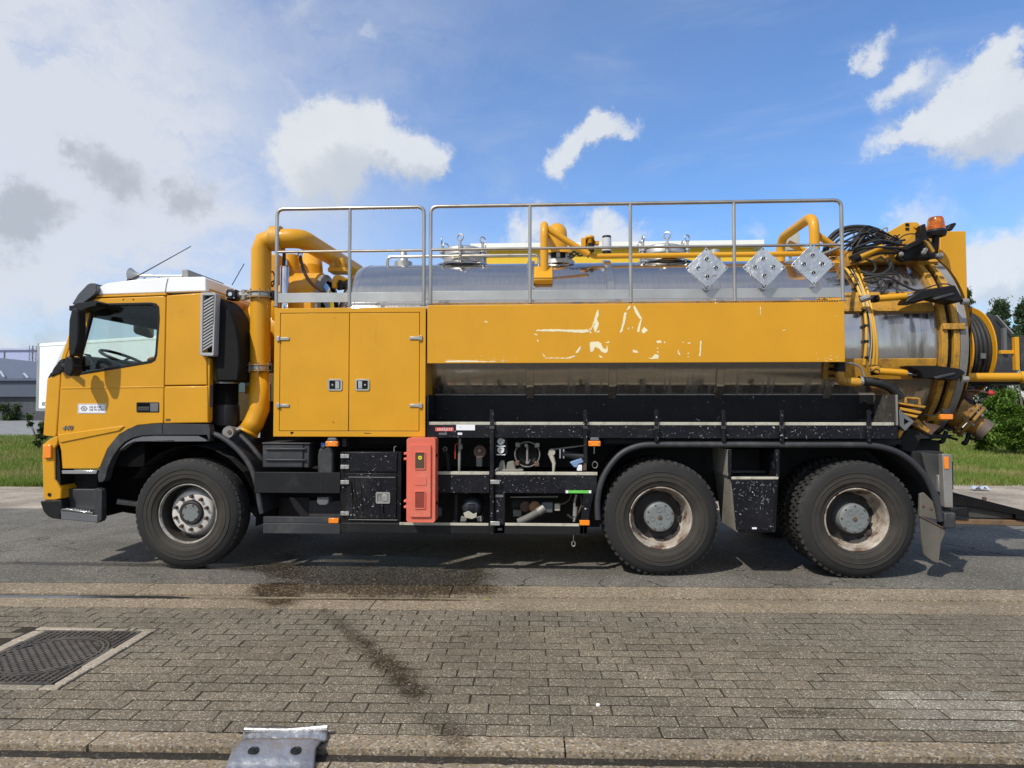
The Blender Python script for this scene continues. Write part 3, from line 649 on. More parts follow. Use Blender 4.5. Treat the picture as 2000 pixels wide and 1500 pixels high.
def rear_wheel(cx, y0, s=1, seen=True, turn=0):
    w_ = empty('wheel', (cx, y0, WR)); w_.parent = T; w_.location = Vector((cx,y0,WR-.007))-ORG[T.name]
    if s < 0: w_.rotation_euler = (0,0,pi)
    def sub(me, name, loc=(0,0,0), rot=(0,0,0)):
        o = bpy.data.objects.new(name, me); C.objects.link(o); o.parent = w_; o.location = loc; o.rotation_euler = rot; return o
    sub(TY[True], 'tyre', rot=(0,turn,0)); sub(TY[True], 'tyre', (0,.335,0), (0,turn+.1,0))
    sub(MB().lathe([(.045,.292),(.034,.289),(.032,.281),(.040,.274),(.065,.268),(.105,.262),(.140,.250),(.205,.236),(.228,.226)], (0,0,0), (0,1,0), 64).mesh('rim', rimw, 40), 'rim', rot=(0,turn*1.7+.9,0))
    sub(MB().lathe([(.222,.238),(.230,.222),(.240,.205),(.238,.178),(.230,.165),(.230,.12),(.230,.0)], (0,0,0), (0,1,0), 64).mesh('wheel_disc', rimk, 40), 'wheel_disc')
    sub(MB().lathe([(.24,.140),(.105,.138),(.085,.132),(.079,.124),(.079,.114),(.075,.110),(.075,0)], (0,0,0), (0,1,0), 48).mesh('hub_cap', greyhub, 30), 'hub_cap')
    if seen:
        hm = MB().lathe([(0,0),(0,1),(.006,1),(.006,0)], (0,0,0), (0,1,0), 20).mesh('hand_hole', under, 30)  # black discs laid on the wheel paint the darkness of open holes
        for i in range(10):
            a = 2*pi*(i+.5)/10+turn; o = sub(hm, 'hand_hole', (.226*cos(a), .212, .226*sin(a)), (0,-a,0)); o.scale = (.020,1,.034)
            o.rotation_euler = (0,-a,0)
        for i in range(8):
            a = 2*pi*i/8+.2+turn; sub(boltM, 'hub_bolt', (.118*cos(a), .080, .118*sin(a)))
        for i in range(4):
            a = pi/2*i+turn; sub(MB().lathe([(.076,.026),(.071,.026),(.071,.019),(.076,.019)], (0,0,0), (0,1,0), 16).mesh('cap_ring', greyhub, 30), 'cap_ring', (.072*cos(a), 0, .072*sin(a)))
        sub(MB().lathe([(.076,.022),(.068,.020),(.066,.008),(.064,0)], (0,0,0), (0,1,0), 14).mesh('centre_plug', rust, 30), 'centre_plug')
        for i, ch in enumerate('FF'):
            cu = bpy.data.curves.new('lettering', 'FONT'); cu.body = ch; cu.size = .05; cu.extrude = .002; cu.align_x = 'CENTER'; cu.align_y = 'CENTER'
            tt = bpy.data.objects.new('lettering', cu); C.objects.link(tt); me = bpy.data.meshes.new_from_object(tt.evaluated_get(bpy.context.evaluated_depsgraph_get())); bpy.data.objects.remove(tt); me.materials.append(greyhub)
            a = (.85, 4.1)[i]+turn; sub(me, 'lettering', (.072*cos(a), .0745, .072*sin(a)), (pi/2, 0, 0))
    return w_
front_wheel(-3.445, .02); front_wheel(-3.42, W-.02, -1, False)
for x, tn in ((1.06, .15), (2.83, .55)): rear_wheel(x, .01, 1, True, tn); rear_wheel(x, W-.01, -1, False, tn)

# ---------- cab
shade_blk = worn('shade_black', (.004,.004,.004), .9, spec=.1)  # near-black, paints shade into wheel arch, cab floor and handle pocket
YB = .0
def poly(name, px, y0, d, mt, bevel=.008, parent=T, holes=(), smooth=30):
    return MB().ppoly(px, y0, y0+d, holes).build(name, mt, parent, bevel, smooth)
def both(name, px, y0, d, mt, bevel=.008, holes=()):
    a = MB().ppoly(px, y0, y0+d, holes); o = a.build(name, mt, T, bevel); far_side(a).build(name, mt, T, bevel); return o
WIN = [(193,594),(293,592),(303,594),(309,600),(310,622),(305,692),(302,702),(294,707),(225,719),(156,730),(152,728),(153,700),(177,612),(183,599)]
DOOR = [(187,583),(318,578),(323.5,580),(319,826.5),(300,827.5),(267,831),(235,847),(210,877),(196,912),(191,915.5),(121.5,915.5),(119,880),(114,862),(112,848),(119.5,728),(148,640),(166,600)]
door = both('door', DOOR, .005, .06, yellow, .007, [WIN])
both('side_panel', [(325,577),(402,571),(405,752),(320.8,753)], .008, .06, yellow, .01)
both('lower_side_panel', [(320.6,754.6),(405,753.6),(407,826),(319.8,827)], .008, .06, yellow, .01)
both('roof_side_rail', [(187,580.5),(190,577),(324,572),(324.5,576.5)], .012, .05, yellow, .004)
both('front_corner_panel', [(88,851),(92,745),(97.5,736),(101,735),(118,727.5),(111,846),(110,852)], .012, .08, yellow, .012)
both('windscreen_pillar', [(118,701),(131,662),(150,592),(187,578),(187,582),(165,599),(147,640),(119.5,726)], .03, .07, yellow, .01)
both('corner_deflector', [(97.5,735),(104,720),(117,703),(124,700),(122,727),(118,727),(101,734.5)], .0, .06, plastic_blk, .006)
xf0 = X(89, .1, 850); xf1 = X(97, .1, 738); zf0 = Z(851, .1, 90); zf1 = Z(738, .1, 97)
m = MB(); 
def quadx(m, x0, z0, x1, z1, ya, yb, th=.04):
    return m.add([(x0,ya,z0),(x0,yb,z0),(x1,yb,z1),(x1,ya,z1),(x0+th,ya,z0),(x0+th,yb,z0),(x1+th,yb,z1),(x1+th,ya,z1)], [(0,1,2,3),(4,7,6,5),(0,4,5,1),(1,5,6,2),(2,6,7,3),(3,7,4,0)])
quadx(m, xf0-.02, zf0, xf1-.02, zf1, .09, W-.09); m.build('cab_front', yellow, T, .01)
xw0 = X(101, .1, 722); zw0 = Z(728, .1, 105); xw1 = X(160, .1, 603); zw1 = Z(604, .1, 165)
m = MB(); quadx(m, xf1-.01, zf1, xw0, zw0, .09, W-.09); m.build('scuttle', plastic_blk, T)
m = MB(); quadx(m, xw0, zw0, xw1, zw1, .10, W-.10, .006); m.build('windscreen', glass, T, smooth=0)
zr = Z(548, .1, 300); xr1 = X(402, .05, 560)
m = MB(); quadx(m, xw1, zw1+.003, X(188,.1,577), Z(577,.1,188), .09, W-.09, .05); m.build('windscreen_header', yellow, T)
ROOF = [(186,576),(190,562),(209,553),(273,545),(327,541.5),(396,540),(402,543),(402.5,569)]
m = MB(); cv = [(lambda q: (q.x, q.z))(at(a, b, .02)) for a, b in ROOF]; m.prism(cv, .02, W-.02); m.build('roof', white, T, .06, 40, seg=5)
poly('roof_seam', [(322,571),(324,556),(327.5,542.5),(328.6,542.5),(325.2,556),(323.2,571)], .0165, .01, plastic_lt, 0)
# cab back wall, floor, interior
xb = X(402, .03, 700); zt = Z(570, .03, 402); zfl = Z(827, .03, 402)
m = MB(); m.box(xb-.04, xb-.003, .07, W-.07, zfl, zt+.05); m.build('cab_back_wall', yellow, T, .01)
m = MB().prism(rrect(.55, .98, 1.72, 2.42, .06), xb+.001, xb+.012, f=lambda x, y, z: (y, x, z)); m.build('rear_window', glass_d, T)
m = MB().box(xf0+.1, xb-.06, .08, W-.08, zfl-.02, zfl+.05); m.box(xf0+.12, -3.9, .08, W-.08, .98, zfl-.03); m.build('cab_floor', shade_blk, T)
inter = worn('cab_trim', (.028,.028,.030), .7, var=.2); liner = worn('headliner', (.10,.10,.10), .8)
zd = Z(697, .7, 180); zdd = Z(716, .1, 200)
m = MB(); m.prism([(xf1+.1,zdd-.35),(xf1+.1,zdd-.02),(xw0+.12,zd-.01),(xw0+.42,zd-.06),(xw0+.60,zd-.16),(xw0+.62,zdd-.35)], .12, W-.12); m.build('dashboard', inter, T, .03)
m = MB().box(xw1+.02, xb-.06, .07, W-.07, Z(577,.1,250)-.005, Z(577,.1,250)+.02); m.build('headliner', liner, T)
m = MB().box(xw1+.05, xw1+.10, .14, W-.14, zw1-.07, zw1+.02); m.build('sun_blind', inter, T)
for y in (.45, 1.55):
    m = MB(); m.box(xb-.85, xb-.35, y, y+.5, zdd-.45, zdd-.28); m.box(xb-.40, xb-.25, y+.02, y+.48, zdd-.28, zdd+.12); m.build('seat', inter, T, .05)
m = MB(); sc_ = at(240, 700, .62); nrm = Vector((.42, 0, 1)).normalized(); u_ = Vector((0,1,0)); v_ = nrm.cross(u_)
m.tube([sc_+(u_*cos(t)+v_*sin(t))*.22 for t in np.linspace(0, 2*pi, 33)[:-1]], .016, 8, closed=True)
for t in (0.3, pi-.3, -pi/2): m.tube([sc_-nrm*.05, sc_+(u_*cos(t)+v_*sin(t))*.215], .013, 6)
m.tube([sc_-nrm*.03, sc_-nrm*.35-v_*.05], .03, 8); m.build('steering_wheel', plastic_blk, T)
m = MB().ppoly([(285,705),(306,700),(308,694),(288,699)], .3, .5); m.build('orange_vest', orange, T, .01)
q = at(278, 645, 2.0); m = MB().prism(rrect(-.11,.11,-.075,.075,.04), 0, .05); m.v = [(q.x+x*.5+(y)*.8, q.y+x*.9, q.z+z-.25*x) for x, y, z in m.v]; m.build('front_mirror', plastic_blk, T, .01)
MB().tube(spline([q+Vector((.03,.1,.02)), q+Vector((.06,.25,.10)), q+Vector((.35,.3,.05))], 5), .016, 7).build('mirror_arm', plastic_blk, T)
# window pane and its black frame
poly('window_frame', [(191,592.5),(295,590.3),(305,592.5),(310.5,599),(311.7,622),(306.5,693),(303,704),(294.5,709),(225,721),(153.5,732.5),(150.5,729),(151.5,700),(175.5,611),(181.5,597.5)], .001, .03, plastic_blk, .003, T, [[(195,596.5),(292,594.6),(301,596.5),(306.5,602),(307.5,622),(302.5,691),(299.5,699.5),(292.5,704),(224,716),(157.5,726.5),(156,700),(179.5,614),(186,601.5)]])
a = MB().ppoly(WIN, .035, .041); a.build('window_pane', glass, T, smooth=0); far_side(a).build('window_pane', glass, T, smooth=0)
poly('window_divider', [(160,690),(174,692),(191,722),(186,723.5),(170,696)], .045, .02, plastic_blk, .003)
# door details
hd = poly('door_handle', [(267.5,785.5),(309,785.5),(310.5,787),(310.5,804),(309,805.5),(267.5,805.5),(266,804),(266,787)], .0, .02, plastic_blk, .004)
MB().pbox(268.5, 787.5, 291.5, 794, -.002, .001).build('handle_pocket', shade_blk, hd, 0); MB().pbox(268.5, 794.5, 291.5, 802.5, -.010, .004).build('grip', plastic, hd, .004); MB().pbox(293, 788, 309, 804, -.004, .004).build('lock_plate', plastic_lt, hd, .003)  # pocket is a near-black plate painting the shade of the recess
st = MB().pbox(152.3, 788.6, 206.8, 807.6, .002, .0045).build('sticker', stick, T, .0, 0)
def ptext(s_, px, py, y, h, mt, name='lettering', parent=T, shear=0, sx=1, tilt=0): return text(s_, name, mt, parent, at(px, py, y), h, .0008, shear, (pi/2, tilt, 0), sx)
ptext('DE JE MIJ', 174.6, 795.3, .0012, .026, ink, parent=st, sx=1.15); ptext('DB W JOU', 174.6, 800.6, .0012, .026, ink, parent=st, sx=1.15)
c = at(164.2, 798, .001); m = MB()
for a0, a1, r0, r1 in ((.25, 2.9, .020, .026), (pi+.25, pi+2.9, .020, .026), (0, 2*pi, .006, .011)):
    n_ = 20; P = [(c.x+r*1.15*cos(a0+(a1-a0)*i/n_), c.z+r*.92*sin(a0+(a1-a0)*i/n_)) for r, rg in ((r1, range(n_+1)), (r0, range(n_, -1, -1))) for i in rg]; m.prism(P, .0006, .0016)
for s in (1,-1): m.prism([(c.x+s*.024, c.z+s*.004), (c.x+s*.036, c.z+s*.001), (c.x+s*.027, c.z-s*.010)], .0006, .0016)
m.build('eye_emblem', ink, st, 0, 0)
m = MB(); rr_ = [(154,789.8),(205,789.8),(205.4,806.4),(153.8,806.4)]; m.ppoly([(153.6,789.4),(205.4,789.4),(205.8,806.8),(153.4,806.8)], .001, .0018, [[(154.1,789.9),(204.9,789.9),(205.3,806.3),(153.9,806.3)]]); m.build('sticker_border', plastic_lt, st, 0, 0)
text('440', 'lettering', badge_m, T, at(120.5, 836.3, -.001), .062, .004, .35, (pi/2, radians(-2.5), 0), 1.12)
poly('door_crease', [(112.2,849),(240,831.5),(242.5,832.5),(234,840.5),(119,864),(114,861.5)], -.006, .02, yellow, .006)
poly('door_crease', [(119.5,757),(320,754.5),(320,756.5),(119.5,760)], .001, .02, yellow, .003)
m = MB()
for px in (241, 260.5): m.lathe([(0,.007),(.004,.007),(.004,0)], at(px, 585, .006), (0,-1,0), 8)
m.build('door_screw', plastic_blk, T)
MB().ppoly([(120.5,918.5),(189.5,919),(188,925.5),(121,925.5)], -.002, .04).build('door_sill_strip', chrome, T, .003)
poly('panel_plate', [(323.5,818),(332.5,817.5),(332.5,822),(323.5,822.5)], .0055, .01, worn('dark_print',(.1,.06,.02),.5), 0)
# wheel arch and mudguard
arch_o = [(191,929),(196,911),(204,893),(211,876),(222,860),(236,846.5),(250,837.5),(268,831),(290,828.5),(318,827),(400,828.6),(407.5,829.5),(410,838),(409,862)]
arch_i = [(404,849),(396,849),(300,849),(275,850.5),(258,855),(243,863),(231,875),(219,893),(210,913),(205,935),(200,941),(193,941)]
both('wheel_arch', arch_o+arch_i, -.014, .09, plastic, .01)
poly('wheel_arch_lip', [(404.5,862),(400,858),(386,851),(300,850.5),(277,852),(260,857),(247,865),(236,876),(233,880.5),(238,876),(250,867.5),(262,862.5),(280,862),(300,862.5)], -.004, .09, plastic_lt, .006)  # lighter grey paints the light caught by the sloping lip
m = MB(); m.ppoly([(316.6,828),(317.6,828),(317.6,848),(316.6,848)], -.0165, .01); m.build('arch_joint', plastic_blk, T)
fw = at(369, 1000, .05); pts = []
gp_ = [(409,845),(430,853),(452,868),(474,890),(490,915),(501,950),(507,985),(511,1003)]
P = spline([(lambda q: (q.x, 0, q.z))(at(a, b, .03)) for a, b in gp_], 4)
def guard(name, P, y0, y1, th, mt, roll=.022):
    m = MB(); n_ = len(P); vs = []
    for (x,_,z), y in [(p, y) for y in (y0, y1) for p in P]: vs.append((x, y, z))
    cx, cz = sum(p[0] for p in P)/n_, min(p[2] for p in P)
    for (x,_,z), y in [(p, y) for y in (y0, y1) for p in P]:
        d = Vector((cx-x, 0, cz-z)).normalized()*th; vs.append((x+d.x, y, z+d.z))
    fs = []
    for i in range(n_-1):
        fs += [(i, i+1, n_+i+1, n_+i), (2*n_+i, 3*n_+i, 3*n_+i+1, 2*n_+i+1), (i, 2*n_+i, 2*n_+i+1, i+1), (n_+i, n_+i+1, 3*n_+i+1, 3*n_+i)]
    m.add(vs, fs); m.tube([(p[0], y0+roll*.4, p[2]) for p in P], roll, 10); return m.build(name, mt, T, 0, 40)
guard('front_mudguard', P, .03, .58, .012, plastic, .026)
m = MB(); 
for i in range(10):
    a0, a1 = radians(150-i*16), radians(150-(i+1)*16)
    m.add([(fw.x+.66*cos(a), y, .53+.66*sin(a)) for a in (a0,a1) for y in (.06,.62)], [(0,1,3,2)])
m.build('inner_wheel_arch', bpy.data.materials['underbody_black'], T)
poly('arch_liner', [(189,930),(230,880),(262,864),(400,860),(407,870),(380,1000),(300,1010),(240,1000),(200,1010),(189,1010)], .45, .1, shade_blk, 0)  # near-black sheet, the shade inside the arch put into its colour
# bumper, light panel, step
poly('headlamp_panel', [(99,856),(111,851.5),(113,860),(112.5,866),(106,876),(106.5,936),(111,942),(119,955),(119.5,974),(107,977),(86,977),(84,960),(82,893),(83,868)], -.004, .22, yellow, .012)
MB().ppoly([(106.8,875),(111,866),(112.8,866),(117,905),(118,952),(112,942),(107.2,935)], .015, .2).build('panel_recess', plastic_blk, T)
m = MB().ppoly([(82.5,869.5),(98.5,868.5),(100,894.5),(84.5,896)], -.030, .05); m.build('side_indicator', orange, T, .008)
m = MB().lathe([(0,.017),(.006,.017),(.006,0)], at(96.8, 966, -.004), (0,-1,0), 14); m.build('tow_hole', plastic_blk, T)
poly('bumper', [(77,979.5),(86,978),(119,976.5),(121,992),(117,1005),(119,1014.5),(100,1012.5),(92,1008),(84,999)], -.012, .5, plastic_blk, .02)
m = MB().box(X(79,.1,990), X(119,.1,990)-.02, .45, W, Z(1012,.1,100), Z(978,.1,100)); m.build('front_bumper_beam', plastic_blk, T, .03)
poly('step_housing', [(121,955),(189,955),(190,960),(190.5,1018),(119.5,1012.5),(117.5,996),(119,988)], .10, .14, plastic, .01)
poly('step', [(118,996),(121,993.5),(176,1001),(179,1003),(179,1006),(190.5,1006),(190.5,1021),(119,1014.5)], -.012, .12, plastic_lt, .006)
m = MB(); A, B = at(119.5, 994.5, -.012), at(181, 1000.5, -.012)
m.add([A, B, B+Vector((0,.16,.004)), A+Vector((0,.16,.004)), A+Vector((0,0,-.02)), B+Vector((0,0,-.02)), B+Vector((0,.16,-.018)), A+Vector((0,.16,-.018))], [(0,1,2,3),(4,7,6,5),(0,4,5,1),(1,5,6,2),(2,6,7,3),(3,7,4,0)])
for i in range(9):
    p_ = A.lerp(B, .12+.09*i); m.box(p_.x-.008, p_.x+.008, p_.y+.02, p_.y+.13, p_.z, p_.z+.008)
m.build('step_tread', chrome, T, .002)
poly('step_side', [(184,954),(190.5,954),(199,958),(199,1014),(191,1021.5),(184,1021)], -.006, .07, plastic, .006)
MB().ppoly([(122,926),(190,926),(190,954),(122,954)], .22, .3).build('step_recess', under, T)
m = MB(); p_ = at(232, 985, .3); m.tube([p_+Vector((-.02,0,.03)), p_+Vector((.12,.1,-.01)), p_+Vector((.35,.15,-.03))], .028, 8); m.build('steering_arm', oldsteel, T)
# mirrors, visor, roof kit
q = [(141,597),(152,591.5),(170,590),(186,586.5),(190,590),(186,597),(172,600.5),(160,605),(141,606.5),(135,606.5),(135,597)]
poly('mirror_arm', q, -.16, .16, plastic_blk, .012)
mo = poly('wing_mirror', [(139,603),(147,601),(152.5,606),(153.5,640),(152,672),(148,690),(142,696),(134,693),(132.5,672),(134,625)], -.29, .11, plastic_blk, .03)
MB().ppoly([(152.5,618),(155.2,632),(154.2,665),(150.5,678)], -.27, -.19).build('mirror_glass', mirror_m, mo, .004)
mo = poly('wide_angle_mirror', [(128,697),(134,695),(140,699),(143,708),(143,720),(140,731),(136,735),(129,733),(123.5,726),(123.5,710)], -.24, .13, plastic_blk, .03)
MB().ppoly([(137,700),(142,704),(144.6,714),(142,724),(137,728)], -.23, -.12).build('mirror_glass', mirror_m, mo, .01)
m = MB().tube([at(143,690,-.2), at(138,700,-.16)], .02, 8); m.tube([at(118,714,.02), at(130,714,-.12)], .025, 8); m.build('mirror_bracket', plastic_blk, T)
poly('mirror_base', [(112.5,706),(124,704),(124,723),(112.5,725)], -.05, .08, plastic_blk, .006)
visor = MB(); vp = [(140,594),(160.5,593.5),(187,573),(189,566),(187.5,556),(184,553),(175,553),(170,555.5),(152,574.5)]
visor.ppoly(vp, -.03, W+.03); visor.build('sun_visor', worn('smoked_visor', (.055,.058,.062), .3, coat=.5), T, .02)
m = MB(); a, b = at(272, 538, .9), at(256, 538, .9); m.tube([at(300,538,.9), a, a.lerp(b,.55), b], [.014,.018,.05,.085], 16); m.build('air_horn', galv, T)
m = MB(); a, b = at(272, 539, .85), at(356, 539, .85); m.tube([a+Vector((0,0,.0)), b], .010, 8); m.tube([a+Vector((.1,0,-.06)), b+Vector((0,0,-.06))], .008, 8)
for f in (.12,.45,.97): p_ = a.lerp(b, f); m.tube([p_, p_-Vector((0,0,.09))], .012, 8)
m.build('roof_bar', galv, T)
m = MB(); a = at(361.5, 534.5, .85); m.box(a.x-.035, a.x+.035, a.y, a.y+.8, a.z-.04, a.z+.045); m.build('roof_marker_box', oldsteel, T, .006)
m = MB(); m.tube([at(253,548,.4), at(312,515,.4), at(373,481,.4)], [.006,.005,.004], 6); m.lathe([(0,.03),(.02,.025),(.03,.01)], at(253,550,.4), (0,0,1), 10); m.build('radio_aerial', plastic_blk, T)
MB().tube([at(453,557,1.4), at(477,515,1.4)], .005, 6).build('radio_aerial', plastic_blk, T)
# air intake: slanted louvre and black duct
louv = worn('pale_grey_louvre', (.36,.36,.355), .5)
lv = poly('intake_louvre', [(393.5,571),(419,571),(421,573),(421.5,576),(417.5,693),(415.5,695.5),(392,695),(390,692.5),(391.5,575)], -.045, .10, louv, .008, T, [[(396.5,577),(417,577),(414,689),(394.5,689)]])
MB().ppoly([(396,576),(418,576),(415,690),(394,690)], .03, .05).build('louvre_back', under, lv)
for i in range(17):
    t = i/17; y0 = 583+t*106; x0 = 396.4-2*t; x1 = 416.9-2.9*t
    pts = [(x0,y0+2.4+4),(x1,y0-10+4),(x1,y0-7+4),(x0,y0+5.4+4)]; pts = [(a, max(577, min(689, b))) for a, b in pts]
    if pts[0][1] < pts[3][1]-.6: MB().ppoly(pts, -.036, -.006).build('slat', louv, lv)
MB().ppoly([(421,578),(429,582),(440,593),(452,612),(462,638),(468,672),(470,720),(468,745),(419,745),(416,696)], .04, .42).build('intake_duct', worn('matt_black_duct', (.007,.007,.007), .7, spec=.2), T, .03)
c0 = at(442, 745, .26); c1 = at(442, 832, .26); pr = []; n_ = 16; L = c0.z-c1.z
pr = [(0,.118)]
for i in range(n_): pr += [(L*(.04+.5*i/n_), .112),(L*(.04+.5*(i+.5)/n_), .122)]
pr += [(L*.56,.13),(L*.98,.13),(L,.10)]
MB().lathe(pr, c0, (0,0,-1), 28).build('bellows_pipe', plastic_blk, T)
MB().lathe([(0,.122),(0,.126),(.018,.126),(.018,.122)], c0+Vector((0,0,-.006)), (0,0,-1), 28).build('hose_clamp', galv, T)
m = MB().box(xb+.003, xb+.045, .02, .09, zfl+.02, Z(700,.05,405)); m.build('cab_rear_post', yellow, T, .005); MB().box(xb+.047, xb+.05, .03, .075, Z(795,.05,410), Z(752,.05,410)).build('reflector_strip', plastic_lt, T)
# ---------- vertical yellow pipe, valves and vessel
YP = .30; px_c = lambda py: 484.5+ (841-py)*.0565+21.5
top = at(511.5, 465, YP); bot = at(506, 790, YP); r_ = .098
bend1 = at(556, 466, YP); e1 = at(600, 470, .55); endp = at(690, 519, 1.75)
top.z = bend1.z; xpipe = (top.x+bot.x)/2
m = MB()
m.tube(fillet([(xpipe,YP,Z(738,YP,506)), (xpipe,YP,top.z), (bend1.x,YP,top.z)], .17, 2), r_, 24)
m.build('suction_pipe', yellow, T)
zv = [Z(577, YP, 506), Z(719, YP, 506)]
m = MB(); el = [(xpipe,YP,zv[1]-.03), (xpipe,YP,Z(800,YP,506)), (xpipe-.045,YP-.02,Z(826,YP,500)), (xpipe-.085,YP-.05,Z(842,YP,496))]
m.tube(el, r_, 24, cap=False); m.tube([Vector(el[3])+(Vector(el[2])-Vector(el[3]))*-.0, Vector(el[3])-(Vector(el[2])-Vector(el[3])).normalized()*.028], r_+.006, 24, cap=False)
o = m.build('pipe_outlet', yellow, T); so = o.modifiers.new('solid', 'SOLIDIFY'); so.thickness = .008
for z in zv:
    m = MB()
    for dz in (-.032, .022): m.lathe([(0,r_),(0,r_+.035),(.010,r_+.035),(.010,r_)], (xpipe,YP,z+dz), (0,0,1), 28)
    v_ = m.build('pipe_flange', worn('tan_flange', (.40,.25,.10), .6, var=.2), T)
    m = MB().lathe([(-.03,r_+.008),(-.015,r_+.020),(.015,r_+.020),(.03,r_+.008)], (xpipe,YP,z), (0,0,1), 28); m.build('valve_body', galv, T)
    m = MB()
    for i in range(8): a = 2*pi*i/8+.3; m.tube([(xpipe+(r_+.024)*cos(a),YP+(r_+.024)*sin(a),z-.05),(xpipe+(r_+.024)*cos(a),YP+(r_+.024)*sin(a),z+.05)], .008, 6)
    m.build('flange_bolts', oldsteel, T)
    m = MB(); m.tube([(xpipe-r_,YP-.02,z),(xpipe-r_-.12,YP-.03,z)], .035, 10); m.tube([(xpipe-r_-.06,YP-.03,z-.05),(xpipe-r_-.06,YP-.03,z+.05)], .03, 10); m.build('valve_spindle', oldsteel, T)
    m = MB().box(xpipe-r_-.215, xpipe-r_-.115, YP-.10, YP+.02, z-.055, z+.05); a_ = m.build('valve_actuator', plastic_blk, T, .012)
    m = MB().lathe([(0,.022),(.01,.020),(.012,0)], (xpipe-r_-.165,YP-.10,z-.002), (0,-1,0), 12)
    for sx in (-1,1):
        for sz in (-1,1): m.lathe([(0,.007),(.007,.006),(.007,0)], (xpipe-r_-.165+sx*.038,YP-.10,z+sz*.040), (0,-1,0), 8)
    m.build('actuator_screws', chrome, a_)
    m = MB().box(xpipe+r_+.01, xpipe+r_+.05, YP-.04, YP+.04, z-.05, z+.045); m.build('valve_end', plastic_blk, T, .008)
m = MB().lathe([(-.015,r_+.004),(-.012,r_+.026),(.05,r_+.028),(.09,r_+.026),(.095,r_+.004)], (X(533,YP,468),YP,top.z), (1,0,0), 28); m.build('pipe_collar', yellow_dirty, T)
m = MB(); P = [Vector((bend1.x-.06,YP,top.z)), Vector((bend1.x+.17,YP,top.z)), Vector((endp.x,1.9,top.z-.01))]
m.tube(fillet(P, .16, 3), .097, 24); m.build('cross_pipe', yellow, T)
# vessel with sight glass
vc0 = at(540, 640, .95); vc1 = at(636, 560, .95); vz = 2.63
lo_ = at(476, 655, .95); MB().lathe([(0,.0),(.01,.13),(.04,.25),(.10,.33),(.17,.36),(.5,.36)], (lo_.x,.95,lo_.z), (1,0,0), 40).build('lower_vessel', yellow, T)
m = MB().lathe([(-.02,.0),(0,.15),(.03,.28),(.09,.37),(.16,.40),(vc1.x-vc0.x-.02,.40),(vc1.x-vc0.x,.36),(vc1.x-vc0.x,.30)], (vc0.x,.95,vz), (1,0,0), 40); m.build('pump_vessel', yellow, T)
m = MB().lathe([(-.02,.30),(-.02,.36),(.03,.36),(.05,.33),(.05,.29)], (vc1.x,.95,vz+.02), (1,0,0), 40); m.build('sight_glass_ring', oldsteel, T)
m = MB().lathe([(0,.295),(.02,.295),(.045,.15),(.05,0)], (vc1.x,.95,vz+.02), (1,0,0), 32); m.build('sight_glass', glass_mat('sight_glass', (.35,.40,.45), 2.0), T)
m = MB().lathe([(-.01,.29),(0,.29),(0,0)], (vc1.x-.02,.95,vz+.02), (1,0,0), 32); m.build('vessel_inside', worn('vessel_dark', (.10,.11,.12), .5), T)
m = MB(); a = at(570, 500, .95); m.tube([(a.x,.95,vz+.3),(a.x,.95,top.z-.02)], .085, 20); a = at(608, 500, 1.15); m.tube([(a.x,1.15,vz+.3),(a.x,1.15,top.z-.15),(a.x-.06,1.3,top.z-.02)], .13, 20); m.build('vessel_neck', yellow, T)
m = MB(); a = at(545, 560, .62); m.box(X(527,.62,560), X(545,.62,560), .60, .9, Z(600,.62,540), Z(497,.62,540)); m.build('support_bracket', yellow, T, .01)
m = MB(); a, b = at(556, 519, .42), at(556, 605, .42); L = a.z-b.z; m.lathe([(0,0),(0,.035),(.02,.045),(L,.045)], a, (0,0,-1), 20); m.lathe([(0,.02),(.08,.02),(.08,.01)], a+Vector((0,0,.06)), (0,0,-1), 10); m.build('filter_canister', chrome, T)
MB().tube(spline([at(548,470,.4), at(554,490,.4), at(555,503,.4), at(554,522,.4)], 5), .018, 8).build('black_hose', hose_m, T)
MB().tube(spline([at(586,494,.45), at(588,510,.43), at(596,535,.42), at(610,555,.45), at(630,569,.5)], 6), .017, 8).build('brown_hose', brownh, T)
MB().tube([at(586,503,.45), at(586,493,.45)], .026, 10).build('hose_coupling', chrome, T)
MB().tube(fillet([at(655,563,.7), at(655,541,.7), at(672,547,.8), at(682,552,.85)], .05), .035, 10).build('small_valve_pipe', yellow, T)
m = MB(); m.tube([at(660,560,.68), at(690,556,.8)], .04, 10); m.tube([at(664,548,.66), at(666,566,.66)], .02, 8); m.tube([at(676,549,.8), at(688,562,.8)], .03, 8); m.build('small_valve', black_oil, T)
m = MB(); m.pbox(640, 522, 675, 530, .9, 1.1); m.tube([at(648,505,1.0), at(648,525,1.0)], .03, 8); m.tube([at(668,505,1.0), at(668,525,1.0)], .03, 8); m.build('pipe_saddle', yellow, T, .004)
MB().tube(spline([at(528,533,.5), at(533,531,.5), at(537,545,.5), at(532,560,.5), at(530,552,.5), at(536,548,.5)], 5), .008, 6).build('dangling_cable', plastic_blk, T)
